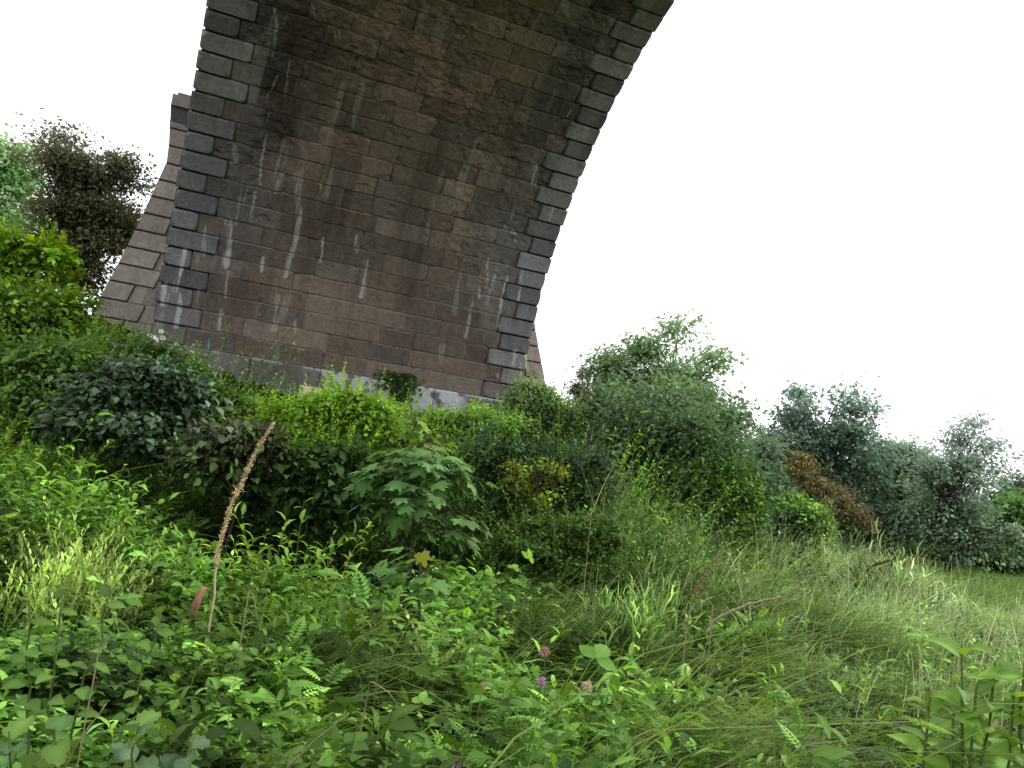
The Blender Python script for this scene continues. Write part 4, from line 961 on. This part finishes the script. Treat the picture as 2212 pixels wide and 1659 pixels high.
leafy_plant('large dull green dock leaves spreading in the bottom left corner', (230, 1660), 2.9, [(-.6, (120, 1570)), (.2, (300, 1560)), (1.1, (420, 1590)), (-1.2, (20, 1580))], 9, .15, .58,
            [(.09, .155, .075), (.11, .175, .10), (.085, .17, .045), (.12, .21, .045)], T_BIG, 92, 'dock_plant', 'plant', M_LEAF, .5)
leafy_plant('light green climbing plant with rounded leaves at left above the dock leaves', (180, 1380), 4.0, [(-.7, (60, 1290)), (.3, (250, 1265)), (1.2, (350, 1310)), (-.1, (140, 1250))], 13, .095, .6,
            [(.10, .19, .04), (.12, .21, .05), (.085, .165, .035)], T_OV, 93, 'climbing_plant', 'plant', M_LEAF, .45)

def dry_stalk(label, pts, r, rad, K, seeds, seed, name='dry_stalk', cat='stalk', seed_from=.3, seed_r=.03):
    rng = np.random.default_rng(seed); P = np.array([at(px, py, r+(k if False else 0)) for k, (px, py) in enumerate(pts)])
    g = float(ground(P[0, 0], P[0, 1])); b = P[0]+(P[0]-P[1])*(.35 if seed == 103 else .4); b[2] = P[0, 2]-.06 if seed == 103 else min(float(ground(b[0], b[1])), P[0, 2]-.02)
    P = np.concatenate([[b], P]); n = 16
    f = np.linspace(0, len(P)-1, n); Q = np.stack([np.interp(f, np.arange(len(P)), P[:, a]) for a in range(3)], -1)
    Q += np.random.default_rng(seed+1).normal(0, rad*.35, Q.shape)
    t = thing(name, label, cat, b); mb = MB(); tube(mb, Q, np.linspace(rad, rad*.5, n), np.array(K), 6); mb.build('stem', M_DRY, t)
    if seeds:
        mb = MB(); ff = (seed_from+(1-seed_from)*rng.random(seeds))*(n-1)
        C0 = np.stack([np.interp(ff, np.arange(n), Q[:, a]) for a in range(3)], -1)
        rr_ = seed_r*np.sin(np.clip((ff/(n-1)-seed_from)/(1-seed_from)*.85+.15, 0, 1)*PI)**.5*np.exp(rng.normal(0, .3, seeds))*(.45+.9*vnoise(ff*1.9, ff*0+.5, 7))
        o = norm(rng.normal(0, 1, (seeds, 3))+np.array([0, 0, .3]))
        leaves(mb, C0+o*(rr_*.55)[:, None], o, rng.normal(0, 1, (seeds, 3)), seed_r*.75, seed_r*.5, T_OV, colmix(rng, seeds, [K, (K[0]*1.35, K[1]*1.3, K[2]*1.2), (K[0]*.55, K[1]*.5, K[2]*.5)], .25))
        mb.build('seed_head', M_DRY, t)
    return t
dry_stalk('tall brown dried mullein stalk leaning right, left of centre', [(462, 1285), (468, 1190), (500, 1090), (548, 985), (594, 912)], 5.2, .0065, (.60, .48, .28), 900, 101, seed_from=.32, seed_r=.016)
dry_stalk('shorter tan dry seed stalk behind the broken brown branch', [(1490, 1308), (1512, 1258), (1553, 1200)], 6.0, .006, (.26, .22, .11), 160, 102, seed_from=.45, seed_r=.022)
t = dry_stalk('broken reddish brown branch lying up out of the grass at right', [(1540, 1345), (1570, 1325), (1622, 1302), (1688, 1287)], 5.4, .0125, (.36, .28, .19), 0, 103, 'broken_branch', 'branch')
for i, (pts, r, lb) in enumerate([
    ([(205, 1450), (215, 1400), (238, 1375)], 3.6, 'short pale bent straw stem among the left leaves'),
    ([(620, 1659), (690, 1590), (755, 1540)], 3.0, 'long pale straw stem slanting up at the bottom, left of centre'),
    ([(800, 1470), (840, 1495), (860, 1522)], 3.8, 'pale straw stem drooping to the right near the bottom centre'),
    ([(540, 1270), (550, 1300), (556, 1340)], 4.6, 'thin tan stem beside the foot of the tall dried stalk'),
    ([(1335, 1085), (1352, 1060), (1372, 1040)], 13.3, 'bare twig in the dark bush under the tallest tree'),
    ([(1540, 1310), (1528, 1290), (1515, 1260)], 5.6, 'thin twig crossing the shorter tan seed stalk'),
    ([(1925, 1160), (1935, 1125), (1942, 1105)], 15, 'dry grass stem rising above the crest of the bank'),
    ([(1690, 1640), (1740, 1610), (1830, 1600)], 3.2, 'pale straw stem arching in the near grass at lower right'),
    ([(140, 1659), (170, 1600), (230, 1520)], 2.9, 'brown leaf stalk slanting through the dock leaves'),
    ([(1360, 1280), (1385, 1250), (1425, 1225)], 7.2, 'arching pale grass stem over the dark hollow'),
    ([(2120, 1655), (2150, 1615), (2200, 1580)], 3.0, 'pale stem under the broad leaved plant')]):
    dry_stalk(lb, pts, r, .0032, (.30, .26, .14), 0, 110+i, 'straw_stem', 'stem')
# bare twigs and upright stems in the shade of the central bush
dry_stalk('thin dark upright stem in the shade under the vivid central bush', [(745, 1150), (742, 1090), (738, 1020)], 9.8, .010, (.06, .05, .045), 0, 130, 'bush_stem', 'stem')
# reddish slab of bark at the foot of the stalk
rng = np.random.default_rng(140); c = at(430, 1290, 5.0); s = mpp(5.0); mb = MB()
a_, b_ = at(413, 1335, 5.0), at(442, 1266, 5.03); ax = b_-a_; sd = norm(np.cross(ax, FWD))*.016; th = norm(np.cross(ax, sd))*.012
n = 8; tt = np.linspace(0, 1, n); V = []
for i, f in enumerate(tt):
    w = (.75+.35*math.sin(f*PI))*(1+rng.normal(0, .06)); p = a_+ax*f+th*1.5*math.sin(f*PI)
    V += [p-sd*w-th, p+sd*w-th, p+sd*w+th, p-sd*w+th]
F = [(i*4+j, i*4+(j+1) % 4, i*4+4+(j+1) % 4, i*4+4+j) for i in range(n-1) for j in range(4)]+[(0, 3, 2, 1), (n*4-4, n*4-3, n*4-2, n*4-1)]
mb.add(V, [np.array(F)], np.array([.27, .14, .085])); tag(mb.build('bark_piece', M_DRY), 'reddish slab of bark leaning at the foot of the tall dried stalk', 'bark')

# flowers
def flower(label, px, r, K, K2, size, seed, name='clover_flower', drop=.45):
    rng = np.random.default_rng(seed); c = at(*px, r); g = float(ground(c[0], c[1]))
    t = thing(name, label, 'flower', (c[0], c[1], min(g, c[2]-.1)))
    mb = MB(); tube(mb, wig(rng, (c[0]+.03, c[1]+.02, min(g, c[2]-.1)), c, 6, .08), .002, np.array([.08, .13, .04]), 5); mb.build('stem', M_BARK, t)
    mb = MB(); n = 90; d = norm(rng.normal(0, 1, (n, 3))+np.array([0, 0, .45]))
    leaves(mb, c+d*size*.25, d, rng.normal(0, 1, (n, 3)), size*rng.uniform(.5, .9, n), size*.2, T_LAN, colmix(rng, n, [K, K2], .15)); mb.build('petals', M_PETAL, t)
flower('pink purple clover flower in the grass, lower centre', (1170, 1473), 3.9, (.36, .19, .32), (.42, .28, .38), .026, 151)
flower('small brownish pink flower head above the clover, lower centre', (1176, 1408), 4.4, (.42, .26, .20), (.34, .2, .16), .030, 152)
flower('pale pink flower head right of the clover flower', (1268, 1483), 3.9, (.55, .42, .34), (.5, .36, .30), .028, 153)
flower('pale mauve flower at the bottom edge, left of the clover', (988, 1645), 3.1, (.48, .32, .34), (.50, .38, .38), .028, 154)
flower('faded pinkish flower head under the broad leaved plant', (2150, 1580), 3.2, (.38, .30, .27), (.32, .24, .2), .035, 155)
flower('small faded flower left of the clover flower', (1042, 1483), 4.0, (.4, .3, .24), (.34, .24, .2), .02, 156)
rng = np.random.default_rng(160); c = at(345, 735, 17.5); t = thing('white_flower_plant', 'white blossoms at the left foot of the pier', 'flower', (c[0], c[1], float(ground(c[0], c[1]))))
mb = MB(); n = 46; P = c+rng.normal(0, 1, (n, 3))*np.array([.16, .1, .10]); 
for i in range(9):
    mb = MB(); d5 = np.arange(5)*2*PI/5; Tt = np.stack([np.cos(d5), np.full(5, -.35), np.sin(d5)], -1)
    leaves(mb, np.tile(P[i*4], (5, 1)), Tt, np.tile([0, -1., .3], (5, 1)), .055, .04, T_OV, np.tile([.8, .78, .78], (5, 1))); mb.build('blossom', M_PETAL, t)
mb = MB()
for i in range(10): tube(mb, wig(rng, (c[0]+rng.normal(0, .05), c[1]+rng.normal(0, .05), ground(c[0], c[1])-.05), P[i*4], 5, .08), .005, np.array([.10, .07, .045]), 4)
mb.build('stem', M_BARK, t)

# ------------------------------------------------------------------ light
w = bpy.data.worlds.new('World'); SC.world = w; w.use_nodes = True
nt = w.node_tree; nt.nodes.clear(); N = nt.nodes.new; Lk = nt.links.new
SUN_EL, SUN_AZ = math.radians(52), math.radians(94)           # azimuth from +Y toward +X
sky = N('ShaderNodeTexSky'); sky.sky_type = 'NISHITA'; sky.sun_disc = False; sky.sun_elevation = SUN_EL; sky.sun_rotation = SUN_AZ
sky.dust_density = 3
sc_ = N('ShaderNodeVectorMath'); sc_.operation = 'SCALE'; sc_.inputs['Scale'].default_value = .12; Lk(sky.outputs[0], sc_.inputs[0])
tc = N('ShaderNodeTexCoord'); no = N('ShaderNodeTexNoise'); no.inputs['Scale'].default_value = 2.2; no.inputs['Detail'].default_value = 5; Lk(tc.outputs['Generated'], no.inputs['Vector'])
rp = N('ShaderNodeValToRGB'); rp.color_ramp.elements[0].color = (1.75, 1.79, 1.86, 1); rp.color_ramp.elements[1].color = (2.15, 2.15, 2.18, 1)
Lk(no.outputs['Fac'], rp.inputs[0])
mx = N('ShaderNodeMix'); mx.data_type = 'RGBA'; mx.inputs[0].default_value = .9
Lk(sc_.outputs[0], mx.inputs[6]); Lk(rp.outputs[0], mx.inputs[7])
bg = N('ShaderNodeBackground'); bg.inputs['Strength'].default_value = 1.0; Lk(mx.outputs[2], bg.inputs['Color'])
wo = N('ShaderNodeOutputWorld'); Lk(bg.outputs[0], wo.inputs[0])
sl = bpy.data.lights.new('sun', 'SUN'); sl.energy = 3.8; sl.angle = math.radians(13); sl.color = (1, .96, .9)
so = bpy.data.objects.new('sun', sl); C.objects.link(so); so.location = (20, 10, 30)
import mathutils
dv_ = mathutils.Vector((math.sin(SUN_AZ)*math.cos(SUN_EL), math.cos(SUN_AZ)*math.cos(SUN_EL), math.sin(SUN_EL)))
so.rotation_euler = dv_.to_track_quat('Z', 'Y').to_euler()

# ------------------------------------------------------------------ camera
cam = bpy.data.cameras.new('camera'); co = bpy.data.objects.new('camera', cam); C.objects.link(co)
cam.sensor_width = 36; cam.lens = 36*FPX/2212; cam.clip_end = 6000; cam.clip_start = .05
Rc = RGT0*cr_+UP0*sr_; Uc = UP0*cr_-RGT0*sr_
co.matrix_world = mathutils.Matrix(((Rc[0], Uc[0], -FWD[0], 0), (Rc[1], Uc[1], -FWD[1], 0), (Rc[2], Uc[2], -FWD[2], EYE), (0, 0, 0, 1)))
SC.camera = co
SC.view_settings.view_transform = 'Standard'; SC.view_settings.look = 'None'; SC.view_settings.exposure = 0
SC.cycles.use_denoising = True
SC.cycles.max_bounces = 5; SC.cycles.diffuse_bounces = 3; SC.cycles.glossy_bounces = 2; SC.cycles.transmission_bounces = 3; SC.cycles.transparent_max_bounces = 4
SC.cycles.caustics_reflective = False; SC.cycles.caustics_refractive = False
